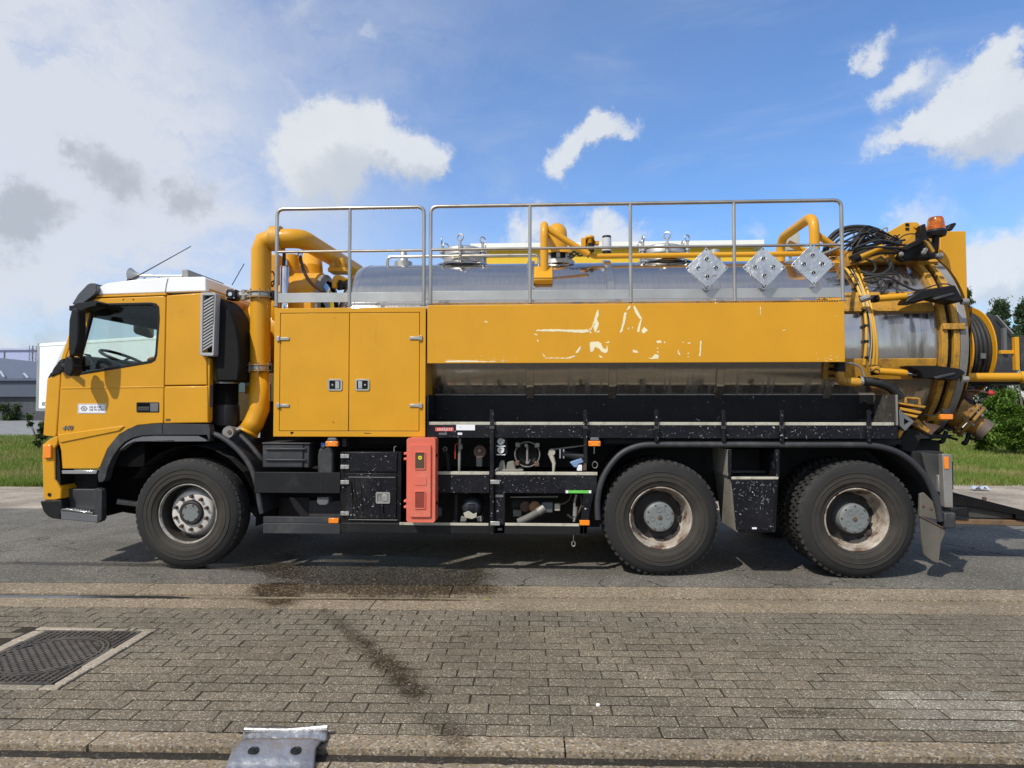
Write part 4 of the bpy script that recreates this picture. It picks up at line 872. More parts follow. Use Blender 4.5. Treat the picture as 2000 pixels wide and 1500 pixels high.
# bits behind the cab under the pipe
m = MB().pbox(478, 744, 503, 769, .45, .6); m.build('small_yellow_box', yellow, T, .006); MB().pbox(478, 744, 490, 753, .446, .4495).build('white_label', stick, T)
m = MB().lathe([(-.03,.0),(-.03,.055),(0,.062),(.02,.055),(.10,.05),(.10,0)], at(448, 844, .1), (0,1,0), 24); m.build('coupling_cap', oldsteel, T)
MB().lathe([(0,.02),(.006,.02),(.008,0)], at(448, 844, .068), (0,-1,0), 12).build('cap_boss', rust, T)
m = MB(); m.tube([at(458,842,.15), at(480,834,.2), at(500,838,.3)], .025, 8); m.build('drain_pipe', oldsteel, T)
MB().tube(spline([at(470,850,.12), at(490,870,.1), at(508,892,.1), at(520,905,.14)], 5), .022, 8).build('grey_hose', plastic, T)
MB().pbox(420, 855, 535, 990, .62, .66).build('dark_backing_sheet', under, T)  # another black sheet added for the shade behind the cab
m = MB()
for i in range(6): m.tube([at(511+i*3.5, 750, .8), at(511+i*3.5, 835, .8)], .006, 5)
m.build('hydraulic_lines', oldsteel, T)

# ---------- yellow cabinet with two doors
yb = .0
m = MB(); x0, x1 = X(535,yb,720), X(831,yb,720); z0, z1 = Z(853,yb,680), Z(601,yb,680); m.box(x0+.002, x1-.002, .012, .62, z0+.002, z1-.002); m.build('cabinet_body', yellow, T, .004)
da, db, dc = X(547,yb,730), X(681.5,yb,730), X(818.5,yb,730); dz0, dz1 = Z(841.5,yb,680), Z(611.5,yb,680)
m = MB(); m.prism([(x0,z0),(x1,z0),(x1,z1),(x0,z1)], 0, .02, [[(da-.005,dz0-.005),(dc+.005,dz0-.005),(dc+.005,dz1+.005),(da-.005,dz1+.005)]]); m.build('cabinet_frame', yellow_clean, T, .003)
MB().box(da-.004, dc+.004, .0105, .0118, dz0-.004, dz1+.004).build('door_gap', under, T, 0, 0)  # black sheet behind the doors paints the shade in their gaps
for a, b, hx in ((da, db-.003, 0), (db+.003, dc, 1)):
    d_ = MB().box(a, b, .001, .0104, dz0, dz1).build('cabinet_door', yellow_clean, T, .003)
    for py in (661, 792):
        hz = Z(py,yb,680); xx = (X(547,yb,py) if hx == 0 else X(818.5,yb,py)); s = 1 if hx == 0 else -1; hm = MB()
        hm.box(xx-s*.03, xx-s*.004, -.016, .001, hz-.022, hz+.022); hm.box(xx+s*.0, xx+s*.09, -.010, .0005, hz-.013, hz+.013); hm.tube([(xx-s*.006,-.014,hz-.024),(xx-s*.006,-.014,hz+.024)], .008, 8)
        hm.lathe([(0,.006),(.004,.005),(.004,0)], (xx+s*.055,-.010,hz), (0,-1,0), 8); hm.build('hinge', galv, d_, .002)
    lx = (640.5, 668.5) if hx == 0 else (694, 722); 
    P = [(X(lx[0],yb,752),Z(763,yb,680)),(X(lx[1],yb,752),Z(763,yb,680)),(X(lx[1],yb,752),Z(740.5,yb,680)),(X(lx[0],yb,752),Z(740.5,yb,680))]
    rr = rrect(P[0][0],P[1][0],P[0][1],P[2][1],.018); ri = rrect(P[0][0]+.016,P[1][0]-.016,P[0][1]+.014,P[2][1]-.014,.008)
    l_ = MB().prism(rr, -.007, .0008, [ri]).build('latch', galv, d_, .002)
    MB().prism(ri, -.001, .0008).build('latch_pocket', black, l_); xm = P[0][0]; wd = P[1][0]-P[0][0]
    lm = MB(); lm.box(xm+wd*(.52 if hx == 0 else .2), xm+wd*(.80 if hx == 0 else .48), -.005, -.001, P[0][1]+.02, P[2][1]-.02); lm.lathe([(0,.009),(.004,.009),(.004,0)], (xm+wd*(.32 if hx == 0 else .68),-.001,(P[0][1]+P[2][1])/2), (0,-1,0), 12); lm.build('latch_grip', galv, l_, .001)
m = MB()
for i in range(14): m.tube([at(664+i*.7, 660, .003)]*2, .001, 3) if False else None
# scratches where the cabinet has been knocked
for L in ([(652,620),(655,620.5),(652,621)],[(710,845),(724,846),(724,847),(712,846.5)],[(567,843),(574,844),(573,846),(568,849)],[(648,823),(653,825),(652,826)]):
    MB().ppoly(L, -.0012, .0003).build('paint_scrape', black, T, 0, 0)

# ---------- railings with kick plates
YR = .035; RT = .0175
def rail(posts, tpy, mpy, bpy_, kp, closed_ends=True):
    xs = [X(p, YR, 500) for p in posts]; zt = Z(tpy, YR, posts[len(posts)//2]); zm = Z(mpy, YR, posts[len(posts)//2]); zb = Z(bpy_, YR, posts[len(posts)//2])
    g = MB().tube(fillet([(xs[0],YR,zb),(xs[0],YR,zt),(xs[-1],YR,zt),(xs[-1],YR,zb)], .07, 6), RT, 12).build('railing', rail_m, T)
    for x in xs[1:-1]: MB().tube([(x,YR,zb),(x,YR,zt-.004)], RT*.95, 10).build('post', rail_m, g)
    for a, b in zip(xs, xs[1:]): MB().tube([(a+.012,YR,zm),(b-.012,YR,zm)], .0135, 10).build('mid_rail', rail_m, g)
    for a, b in zip(xs, xs[1:]): MB().box(a+.014, b-.014, YR-.003, YR+.006, Z(kp[1],YR,posts[1]), Z(kp[0],YR,posts[1])).build('kick_plate', galv, g, .001)
    for x in xs: MB().lathe([(0,.03),(.006,.03),(.006,RT)], (x,YR,zb-.002), (0,0,1), 14).build('foot', rail_m, g)
    return xs, zt, zm, zb
rA = rail([540.5,683,828], 406.5, 490.5, 597.5, (571.5,590)); rB = rail([841,1035,1231.5,1434,1644.5], 397.5, 483, 590.5, (567,585.5))
# deck and yellow side panel
x0, x1 = X(834.5,0,650), X(1650,0,650); pz1 = Z(593,0,1240); pz0 = Z(708.5,0,1240)
sp = MB().box(x0, x1, 0, .03, pz0, pz1).build('side_board', yellow_clean, T, .004)
m = MB().box(x0, x1, .031, .46, pz1-.035, pz1-.002); m.build('walkway', yellow_dirty, T, .003)
m = MB(); n_ = 170
for i in range(n_):
    a = x0+.03+(x1-x0-.06)*i/n_; m.box(a, a+.009, .012, .05, pz1-.001, pz1+.016)
m.box(x0+.02, x1-.02, .012, .045, pz1+.0165, pz1+.021); m.build('grating_edge', yellow_dirty, T, 0, 0)
MB().box(X(535,0,600), X(831,0,600), .62, .66, z0+.3, z1-.003).build('cabinet_back', under, T)
SC = [[(1048,644.5),(1075,642.8),(1100,643.6),(1130,644.2),(1148,643.5),(1151,648),(1140,650),(1120,649),(1095,647.6),(1070,647.2),(1048,646.8)],
 [(1150,648),(1157,635),(1160,626),(1164,612),(1168,604),(1169,615),(1166,624),(1170,632),(1167,640),(1162,650),(1159,640),(1163,630),(1160,634),(1155,644)],[(1163,649),(1172,645),(1170,649)],[(1150,640),(1156,651),(1152,650)],
 [(1210,650),(1214,640),(1217,624),(1219,611),(1224,610.5),(1220,632),(1216,645),(1213,649)],[(1222,608),(1228,597.5),(1232,597),(1230,602),(1224,606)],[(1237,598),(1240,597),(1247,610),(1254,622),(1251,624),(1244,616),(1239,606)],[(1250,627),(1254,622),(1251,637),(1248,649),(1244,647),(1247,636)],[(1253,645),(1259,638),(1265,645),(1260,650),(1254,651)],[(1226,641),(1229,639),(1228,644)],[(1234,640),(1236,637),(1236,643)],
 [(1152,668),(1168,666.5),(1174,671),(1178,680),(1183,683),(1186,673),(1187,687),(1183,690),(1174,686),(1169,680),(1162,677),(1159,686),(1153,688)],[(1183,668),(1191,666.5),(1190,669),(1184,670)],[(1170,694),(1177,697),(1176,699),(1171,697)],
 [(1064,698.5),(1108,698.8),(1122,694),(1124,696.5),(1112,700.3),(1064,700)],[(1124,688),(1130,680),(1135,676),(1133,683),(1127,690)],[(1041,651.5),(1049,653),(1048.5,656),(1043,653)],[(1049.5,659),(1051.5,668),(1049.5,667)],[(1058,688),(1065,696),(1063,697)],
 [(1282,666),(1290,665),(1292,669.5),(1283,670)],[(1297,668),(1300,667),(1299,671)],[(1236,682),(1247,687),(1246,689.5),(1237,688)],[(1282,680),(1285,678.5),(1285,682)],[(1264,699.5),(1274,698.5),(1279,691),(1287,694),(1286,700.5),(1275,701)],[(1282,687),(1287,686),(1286,690)],
 [(1323,687),(1327,682),(1325,688),(1330,694),(1326,693.5)],[(1330,668),(1336,667.5),(1335,669.5)],[(1343,669),(1349,669),(1348,671.5),(1343,671)],[(1342,690),(1346,688.5),(1345,692)],[(1342,695.5),(1348,696.5),(1343,697)],[(1367,665.5),(1370,665.5),(1369.6,682),(1368.5,695.5),(1365.5,695),(1367,683)],[(1484.7,598),(1485.6,598),(1485.4,616),(1484.8,616)],[(1528,645),(1535,644),(1531,646.5)],[(946,627.5),(951,628),(953,630),(948,629.5)],[(870,705),(905,703.5),(960,706),(990,706.2),(900,707.5),(870,707.3)]]
r3 = random.Random(4)
for L in SC:
    P = []
    for a, b in zip(L, L[1:]+L[:1]):
        n_ = max(1, int(math.hypot(a[0]-b[0], a[1]-b[1])/3))
        for i in range(n_): P.append((a[0]+(b[0]-a[0])*i/n_+r3.uniform(-.55,.55), a[1]+(b[1]-a[1])*i/n_+r3.uniform(-.55,.55)))
    MB().ppoly(P, -.0012, .0005).build('lettering_remnant', lett, sp, 0, 0)
for i in range(46):                         # chips in the paint along the lower edge
    px, py = r3.uniform(866, 1010) if i < 30 else r3.uniform(1590, 1646), 706-abs(r3.gauss(0, 7)); s = r3.uniform(.5,1.6)
    MB().ppoly([(px-s,py),(px,py-s*.6),(px+s,py+.2),(px,py+s*.5)], -.001, .0005).build('paint_chip', lett, sp, 0, 0)

# ---------- tank
TC = Vector((0, 1.25, 2.182)); TR = .976; tx0 = -1.93; tx1 = 3.84
hp = []
for i in range(13):
    t = i/12*pi/2; hp.append((-.34*cos(t)**.9 if i < 12 else 0, TR*sin(t)**.8))
tank = MB().lathe([(tx0+a, r) for a, r in hp]+[(x, TR) for x in np.linspace(tx0+.3, tx1, 12)]+[(tx1+.001, TR-.05)], TC*1.0, (1,0,0), 96).build('tank', steel, T, 0, 50)
def ring(name, x, wd, r, mt, r_in=None, **kw): return MB().lathe([(x-wd/2,r_in or TR-.01),(x-wd/2,r),(x+wd/2,r),(x+wd/2,r_in or TR-.01)], TC, (1,0,0), 96).build(name, mt, T, .004, 40)
MB().lathe([(tx0-.008,TR-.01),(tx0-.004,TR+.002),(tx0+.004,TR+.002),(tx0+.008,TR-.01)], TC, (1,0,0), 96).build('weld_seam', steel, T)
yt = .36
for px in (1035, 1196, 1405, 1618): ring('tank_band', X(px, yt, 720), .078, TR+.030, steel)
def arc_strip(name, x0, x1, a0, a1, r0, r1, mt, bevel=.003):   # a plate bent round the tank, angle measured from the near horizontal up
    m = MB(); n_ = max(2, int(abs(a1-a0)/.06)); vs = []
    for r in (r0, r1):
        for x in (x0, x1):
            for i in range(n_+1): a = a0+(a1-a0)*i/n_; vs.append((x, TC.y-r*cos(a), TC.z+r*sin(a)))
    q = n_+1; fs = []
    for i in range(n_):
        fs += [(2*q+i, 2*q+i+1, 3*q+i+1, 3*q+i), (i, q+i, q+i+1, i+1), (i, i+1, 2*q+i+1, 2*q+i), (q+i, 3*q+i, 3*q+i+1, q+i+1)]
    fs += [(0, 2*q, 3*q, q), (n_, q+n_, 3*q+n_, 2*q+n_)]
    return m.add(vs, fs).build(name, mt, T, bevel, 40)
xa = X(1600, yt, 600); xe = tx1-.03
def ang(px, py, R=None):                  # angle round the tank that shows at a photograph position
    d = ray(px, py); R = R or TR+.03; cy, cz = CAM.y-TC.y, CAM.z-TC.z; a = d.y*d.y+d.z*d.z; b = 2*(cy*d.y+cz*d.z); c = cy*cy+cz*cz-R*R
    t = (-b-sqrt(max(0, b*b-4*a*c)))/(2*a); return atan2(cz+t*d.z, -(cy+t*d.y))
arc_strip('side_stiffener', xa, xe-.12, ang(1700,608), ang(1700,571), TR-.01, TR+.035, yellow_dirty); arc_strip('side_stiffener', xa, xe-.12, ang(1700,741), ang(1700,701), TR-.01, TR+.030, yellow_dirty)
arc_strip('tank_saddle_plate', X(1620,.6,500), X(1740,.6,500), 1.02, 1.5, TR-.01, TR+.03, yellow_dirty)
xr = X(1843, .3, 640)
for x in (xr-.035, xr+.075): ring('yellow_flange', x, .055, TR+.055, yellow_dirty)
ring('flange_gap', xr+.02, .05, TR+.02, black_oil); ring('steel_flange', xr+.150, .075, TR+.045, bpy.data.materials['weathered_steel'])
MB().lathe([(xr+.22,TR+.04),(xr+.235,TR),(xr+.30,TR*.75),(xr+.36,TR*.4),(xr+.38,0)], TC, (1,0,0), 72).build('rear_door', yellow_dirty, T)
for a in (.10, -.35, .9, -.8, 1.25): arc_strip('flange_clamp', xr-.06, xr+.14, a, a+.055, TR+.05, TR+.085, yellow_dirty, .004)
for i, (dx, mt, rr) in enumerate(((0, cable_m, .014), (.034, cable_w, .005), (.062, cable_m, .013), (.092, cable_m, .013))):
    xx = X(1692, .3, 640)+dx-.03; MB().tube([(xx+.012*sin(a*5+i), TC.y-(TR+.03+.01*(i == 1))*cos(a), TC.z+(TR+.03)*sin(a)) for a in np.linspace(-.22, 1.45, 40)], rr, 8).build('conduit', mt, T)
for a in np.linspace(-.15, 1.35, 11):
    m = MB(); xx = X(1692,.3,640)-.03; m.add([(xx+q*.0, TC.y-(TR+r)*cos(a+e), TC.z+(TR+r)*sin(a+e)) for q in (0,) for r in (.01,.047) for e in (-.005,.005)], [(0,1,3,2)])
    m = MB().tube([(xx-.018,TC.y-(TR+.03)*cos(a),TC.z+(TR+.03)*sin(a)),(xx+.018,TC.y-(TR+.03)*cos(a),TC.z+(TR+.03)*sin(a))], .018, 8); m.build('cable_tie', plastic_blk, T)
# manlids
def manlid(px0, px1, top_py, z_off=0):
    cx = (X(px0,1.25,500)+X(px1,1.25,500))/2; r = (X(px1,1.25,500)-X(px0,1.25,500))/2*.86; zl = Z(top_py, 1.25, (px0+px1)/2)
    b = MB().lathe([(TC.z+TR-.04,r*.96),(zl-.10,r*.92),(zl-.10,r*1.0),(zl-.055,r*1.0),(zl-.045,r*.98)], (cx,1.25,0), (0,0,1), 40).build('manlid_neck', galv, T)
    MB().lathe([(TC.z+TR-.035,r*1.45),(TC.z+TR-.01,r*1.35),(TC.z+TR+.02,r*.97)], (cx,1.25,0), (0,0,1), 40).build('manlid_skirt', steel, T)
    MB().lathe([(zl-.045,r*1.02),(zl-.02,r*1.0),(zl,r*.8),(zl+.012,0)], (cx,1.25,0), (0,0,1), 40).build('lid', galv, b)
    for i in range(6):
        a = 2*pi*i/6+.5; p_ = Vector((cx+r*1.08*cos(a), 1.25+r*1.08*sin(a), zl)); m = MB()
        m.tube([p_-Vector((0,0,.13)), p_+Vector((0,0,.03))], .014, 8); m.tube([p_+Vector((-.018,0,-.02)), p_+Vector((.018,0,-.02))], .012, 6)
        u_ = Vector((cos(a+1.2), sin(a+1.2), 0)); m.tube([p_+Vector((0,0,.068))+(u_*cos(t)+Vector((0,0,1))*sin(t))*.036 for t in np.linspace(0,2*pi,17)[:-1]], .008, 6, closed=True)
        m.lathe([(-.02,.026),(.02,.026),(.02,0)], p_-Vector((0,0,.05)), (0,0,1), 8); m.build('eye_bolt', galv, b)
manlid(857, 955, 487); manlid(1243, 1348, 484)
def tz(y): return TC.z+sqrt(max(0, TR*TR-(y-1.25)**2))
m = MB(); zz = Z(500, 1.0, 900); a, b = X(757,1.0,500), X(1053,1.0,500); m.tube(fillet([(a,1.0,tz(1.0)-.02),(a,1.0,zz),(b,1.0,zz),(b,1.0,tz(1.0)-.02)], .05), .017, 10); m.build('tank_top_pipe', rail_m, T)
c = at(788, 505, 1.2); MB().lathe([(tz(1.2)-.02,.10),(tz(1.2)+.045,.10),(tz(1.2)+.05,.055),(tz(1.2)+.16,.035),(tz(1.2)+.175,.02),(tz(1.2)+.176,0)], (c.x,1.2,0), (0,0,1), 20).build('vent_cap', galv, T)
# yellow guards over the lid
xg = X(1063, .60, 480); zg = Z(427, .60, 1063); m = MB(); ya, yb_ = .62, 1.88
m.tube(fillet([(xg,ya,tz(ya)-.01),(xg,ya,zg-.03),(xg,yb_,zg-.03),(xg,yb_,tz(yb_)-.01)], .16, 6), .042, 14)
for y in (ya+.05, yb_-.05): m.tube([(xg+.02,y,zg-.08),(X(1150,y,500),y+.02,tz(1.0)+.02)], .034, 12)
m.build('guard_hoop', yellow, T)
fp = at(1062, 526, ya); m = MB(); m.add([(fp.x-.10,.49,tz(.49)+.004),(fp.x+.09,.49,tz(.49)+.004),(fp.x+.09,.68,tz(.68)+.004),(fp.x-.10,.68,tz(.68)+.004),(fp.x-.10,.46,tz(.49)+.05),(fp.x+.09,.46,tz(.49)+.05),(fp.x+.09,.66,tz(.68)+.05),(fp.x-.10,.66,tz(.68)+.05)], [(0,3,2,1),(4,5,6,7),(0,1,5,4),(1,2,6,5),(2,3,7,6),(3,0,4,7)]); m.build('hoop_foot', yellow, T, .006)
xg = X(1590, .60, 440); zg = Z(420, .60, 1590); xh = xg
m = MB(); m.tube(fillet([(xg,.60,tz(.6)-.01),(xg,.60,zg),(xg,1.55,zg),(xg,1.55,tz(1.5)-.01)], .17, 6), .05, 14); m.build('guard_hoop', yellow, T)
MB().tube([(xg+.02,.72,zg-.13),(X(1668,.8,500),.8,tz(.8)+.03)], .034, 12).build('hoop_brace', yellow, T); MB().tube([(xg+.02,1.35,zg-.10),(xg+.5,1.4,tz(1.4)+.02)], .034, 12).build('hoop_brace', yellow, T)
c = at(1548, 468, 1.7); MB().box(c.x-.06, c.x+.08, 1.7, 1.85, c.z-.13, c.z+.09).build('grey_control_box', worn('pale_grey_box', (.42,.40,.33), .5), T, .01)
MB().tube([(c.x,1.78,tz(1.78)-.02),(c.x,1.78,c.z-.1)], .02, 8).build('box_stem', galv, T)
m = MB(); zz = Z(499, .9, 1300); m.tube(fillet([at(1150,470,.9)+Vector((0,0,-.0)), (X(1153,.9,490),.9,zz),(X(1525,.9,498),.9,zz),(X(1655,.9,500),.9,zz)], .06), .028, 12); m.build('yellow_top_pipe', yellow, T)
c = at(1152, 474, .9); m = MB(); m.lathe([(-.05,.05),(.05,.055),(.06,.03)], c, (0,1,0), 16); m.box(c.x-.09, c.x-.045, .88, .98, c.z-.05, c.z+.05); m.lathe([(-.03,.03),(.03,.04),(.05,.052),(.07,.045),(.08,.0)], c+Vector((0,0,0)), (0,0,1), 16); m.box(c.x+.05,c.x+.10,.9,.96,c.z-.02,c.z+.02); m.build('float_valve', yellow, T, .004)
m = MB().lathe([(-.11,.030),(-.02,.036),(-.02,0)], c+Vector((.012,-.055,.0)), (0,0,1), 14); m.build('valve_coil', plastic_blk, T)
c = at(1185, 478, .95); w1 = MB().lathe([(-.075,.045),(-.07,.052),(.07,.050),(.072,0)], c, (0,0,1), 18).build('level_canister', worn('clear_grey_cup', (.55,.57,.6), .2), T)
MB().lathe([(.07,.05),(.095,.046),(.098,0)], c, (0,0,1), 18).build('canister_cap', plastic_blk, w1); MB().lathe([(-.105,.03),(-.10,.048),(-.07,.048)], c, (0,0,1), 18).build('canister_foot', plastic_blk, w1)
c = at(1090, 500, 1.1); vb = MB().lathe([(TC.z+TR-.03,.19),(TC.z+TR+.015,.185),(TC.z+TR+.03,.15)], (c.x,1.15,0), (0,0,1), 28).build('vent_base', galv, T)
MB().lathe([(TC.z+TR+.03,.135),(TC.z+TR+.09,.135)], (c.x,1.15,0), (0,0,1), 28).build('vent_cage', black_oil, vb)
m = MB().lathe([(TC.z+TR+.088,.18),(TC.z+TR+.11,.175),(TC.z+TR+.15,.135),(TC.z+TR+.16,.11)], (c.x,1.15,0), (0,0,1), 28); m.tube(fillet([(c.x,1.15,TC.z+TR+.14),(c.x-.01,1.15,TC.z+TR+.36),(c.x-.01,1.5,TC.z+TR+.38)], .12), .11, 20); m.build('vent_cover', yellow, vb)
m = MB()
for i in range(8): a = 2*pi*i/8; m.box(c.x+.14*cos(a)-.02, c.x+.14*cos(a)+.02, 1.15+.14*sin(a)-.02, 1.15+.14*sin(a)+.02, TC.z+TR+.03, TC.z+TR+.09)
m.build('vent_lugs', galv, vb)
c = at(1395, 492, 1.15); MB().lathe([(TC.z+TR-.03,.07),(TC.z+TR+.10,.065),(TC.z+TR+.105,.05),(TC.z+TR+.13,.05),(TC.z+TR+.13,0)], (c.x,1.15,0), (0,0,1), 20).build('breather', galv, T)
MB().tube(spline([at(1112,497,.9), at(1122,492,.88), at(1132,500,.9), at(1142,496,.9), at(1152,500,.9)], 5), .009, 6).build('black_cable', plastic_blk, T)
MB().tube(spline([at(1108,500,.88), at(1118,503,.86), at(1130,494,.86), at(1150,503,.88)], 5), .008, 6).build('black_cable', plastic_blk, T)
# diamond plates on the railing
def diamond(px, py, tilt):
    h = .195; c = at(px, py, -.012); s = h/sqrt(2)
    def f(x, y, z):
        u = (x-z)/sqrt(2); v = (x+z)/sqrt(2); return (c.x+u, c.y+y+v*tilt, c.z+v)
    sl = []
    holes = []
    for u, v, vert in ((0,.082,0),(0,-.082,0),(-.082,0,1),(.082,0,1)):
        X_, Z_ = (u+v)/sqrt(2), (v-u)/sqrt(2); sl.append((X_, Z_)); holes.append([(X_+.019*cos(t), Z_+.019*sin(t)) for t in np.linspace(0, 2*pi, 13)[:-1]])
    n_ = MB().prism([(-s,-s),(s,-s),(s,s),(-s,s)], -.002, .002, holes, f); 
    for a, b, c_, d in ((-s,-s,s,-s+.008),(-s,s-.008,s,s),(-s,-s,-s+.008,s),(s-.008,-s,s,s)): n_.prism([(a,b),(c_,b),(c_,d),(a,d)], .002, .018, f=f)
    o = n_.build('placard_holder', plate_m, T, .0015)
    for X_, Z_ in sl:
        P = [(X_+r*cos(t), Z_+r*sin(t)) for r in (.026,) for t in np.linspace(0, 2*pi, 17)[:-1]]; Q = [(X_+.017*cos(t), Z_+.017*sin(t)) for t in np.linspace(0, 2*pi, 17)[:-1]]
        MB().prism(P, -.006, -.002, [Q], f).build('pressed_rim', plate_m, o, .0015)
        MB().prism(P, .010, .012, f=f).build('slot_back', plastic, o, 0, 0); MB().prism([(X_-.010,Z_-.016),(X_-.002,Z_-.016),(X_+.012,Z_+.014),(X_+.004,Z_+.014)], -.001, .004, f=f).build('spring_clip', plate_m, o, .001)
    m = MB()
    for a, b in ((-s+.014,-s+.014),(s-.014,s-.014),(-s+.014,s-.014),(s-.014,-s+.014)): m.prism([(a-.006,b-.006),(a+.006,b-.006),(a+.006,b+.006),(a-.006,b+.006)], -.0035, -.0021, f=f)
    m.build('rivets', plastic_blk, o, 0, 0)
    m = MB(); m.box(c.x-.02, c.x+.02, c.y+.004, YR-.004, c.z-h-.012, c.z-h+.02); m.build('lower_bracket', plate_m, o, .003)
diamond(1381, 523.5, .10); diamond(1492.5, 522, .16); diamond(1588, 516, .05)

# ---------- rear end of the tank: hydraulics, hoses, beacon, plate, reel
m = MB(); yq = .86; P = [(1742,470),(1768,434),(1790,433),(1797,440),(1796,447),(1830,470),(1838,500),(1850,720),(1889.5,720),(1889.5,451.5),(1845,451.5)]
a0 = at(1845, 451.5, yq); m = MB().prism([(X(1836,yq,470), Z(720,yq,1860)), (X(1889.5,yq,580), Z(720,yq,1860)), (X(1889.5,yq,580), a0.z), (X(1836,yq,470), a0.z)], yq, yq+.9); m.build('rear_upright_plate', yellow_clean, T, .006)
br = poly('boom_bracket', [(1733,454),(1768,434.5),(1792,434),(1796,439),(1796,446),(1775,470),(1760,480),(1733,480)], .62, .05, yellow, .004)
m = MB(); c = at(1788, 442, .62); m.lathe([(-.012,.0),(-.012,.022),(0,.022)], c, (0,1,0), 14); m.build('pivot_pin', yellow, br); 
m = MB().pbox(1769, 436, 1776, 441, .612, .6195); m.pbox(1769, 444.5, 1776, 449, .612, .6195); m.build('bracket_slots', black_oil, br, 0, 0)
poly('boom_bracket', [(1740,470),(1800,440),(1838,452),(1838,505),(1740,505)], .95, .06, yellow_dirty, .004)
poly('boom_base', [(1655,492),(1690,478),(1720,476),(1790,487),(1790,510),(1700,510),(1655,520)], .55, .35, yellow_dirty, .01)
m = MB(); A, B = at(1678,502,.46), at(1722,482,.46); m.tube([A, B], .034, 14); m.build('hydraulic_cylinder', yellow, T); MB().tube([B, at(1742,472,.46)], .014, 10).build('piston_rod', chrome, T); MB().tube([at(1666,507,.46), A], .04, 10).build('cylinder_eye', black_oil, T)
poly('linkage_arm', [(1758,500),(1772,480),(1800,466),(1812,462),(1822,475),(1830,500),(1824,505),(1790,505),(1770,508)], .40, .12, black_oil, .012)
poly('linkage_arm', [(1757,485),(1800,464),(1809,463),(1812,470),(1770,490)], .33, .06, black_oil, .01)
poly('linkage_arm', [(1797,440),(1808,436),(1812,462),(1806,470),(1798,466)], .55, .10, black_oil, .01)
m = MB()
for px, py in ((1759,497),(1806,489),(1832,500),(1803,494)): m.lathe([(0,.022),(-.02,.022),(-.03,.014),(-.03,0)], at(px, py, .32), (0,1,0), 12)
m.build('pivot_bolt', oldsteel, T)
m = MB().lathe([(-.10,.022),(.02,.022),(.02,.032),(.05,.032),(.05,0)], at(1829, 500, .5), (1,0,0), 10); m.build('locking_pin', oldsteel, T)
poly('link_plate', [(1806,468),(1815,472),(1827,490),(1822,494)], .30, .04, yellow_dirty, .004)
# beacon
c = at(1828, 452, .62); bz = MB().lathe([(-.055,.06),(-.05,.085),(-.01,.098),(.0,.092),(.014,.085)], c, (0,0,1), 28).build('beacon_base', plastic_blk, T)
MB().lathe([(.012,.080),(.03,.083),(.12,.070),(.140,.060),(.146,.04),(.147,0)], c, (0,0,1), 28).build('beacon_dome', beacon_m, T)
MB().lathe([(.012,.05),(.09,.045),(.10,.02),(.10,0)], c, (0,0,1), 16).build('beacon_reflector', worn('amber_reflector',(.8,.45,.1),.2,metal=.6), T)
m = MB().tube([c-Vector((0,0,.02)), c-Vector((.0,-.05,.3)), c-Vector((.15,-.1,.4))], .035, 8); m.build('beacon_stem', black_oil, T)
poly('work_lamp', [(1849,449),(1856,437),(1866,434.5),(1869,437),(1860,450)], .9, .15, plastic_blk, .008)
# loops of hose on top
def loop(pxs, y, r, name='hydraulic_hose', mt=hose_m, n=6): return MB().tube(spline([at(a, b, (y if not isinstance(y, (list,tuple)) else y[i])) for i, (a, b) in enumerate(pxs)], n), r, 8).build(name, mt, T)
loop([(1610,490),(1617,470),(1635,452),(1662,443.5),(1695,444),(1722,453),(1735,466)], .85, .022)
loop([(1614,495),(1622,474),(1642,456),(1668,449),(1700,452),(1730,466)], .80, .016); loop([(1620,498),(1632,474),(1660,456),(1690,452),(1726,470),(1740,480)], .75, .013)
hr = random.Random(9)
for i in range(20):
    x0_, y0_ = hr.uniform(1645,1672), hr.uniform(470,500); x1_, y1_ = hr.uniform(1722,1758), hr.uniform(458,486); my = hr.uniform(446,476); yy = hr.uniform(.48,.8)
    loop([(x0_,y0_),(x0_*.62+x1_*.38+hr.uniform(-6,6),my),(x0_*.35+x1_*.65+hr.uniform(-6,6),my+hr.uniform(-4,14)),(x1_,y1_)], yy, hr.choice([.007,.009,.011]), 'hydraulic_hose', hr.choice([hose_m, black_oil, hose_m]), 5)
for i in range(9):
    x0_, y0_ = hr.uniform(1655,1680), hr.uniform(484,504); x1_, y1_ = hr.uniform(1732,1770), hr.uniform(468,496)
    loop([(x0_,y0_),((x0_+x1_)/2,(y0_+y1_)/2-hr.uniform(2,14)),(x1_,y1_)], hr.uniform(.42,.6), .011, 'hydraulic_hose', hose_m, 6)
loop([(1755,468),(1765,460),(1780,456.5),(1795,459)], .5, .006); loop([(1735,470),(1748,460),(1756,470),(1752,482)], .45, .007)
loop([(1690,506),(1705,512),(1710,525),(1702,533),(1690,530)], .42, .011); loop([(1682,530),(1700,536),(1725,534),(1740,520),(1738,505)], [.40,.36,.36,.40,.45], .013)
loop([(1685,537),(1715,537),(1745,535),(1757,542),(1752,556),(1752,572)], [.36,.34,.34,.33,.33,.32], .011); loop([(1686,545),(1712,540),(1740,543),(1762,556),(1785,566),(1800,566)], [.36,.33,.32,.31,.30,.28], .011)
loop([(1688,550),(1705,551),(1722,545),(1733,556),(1728,566),(1720,575)], .33, .009); loop([(1725,545),(1720,556),(1720,572)], .30, .010); loop([(1737,505),(1744,520),(1742,530)], .42, .010); loop([(1720,500),(1735,515),(1741,528),(1757,535)], .40, .008)
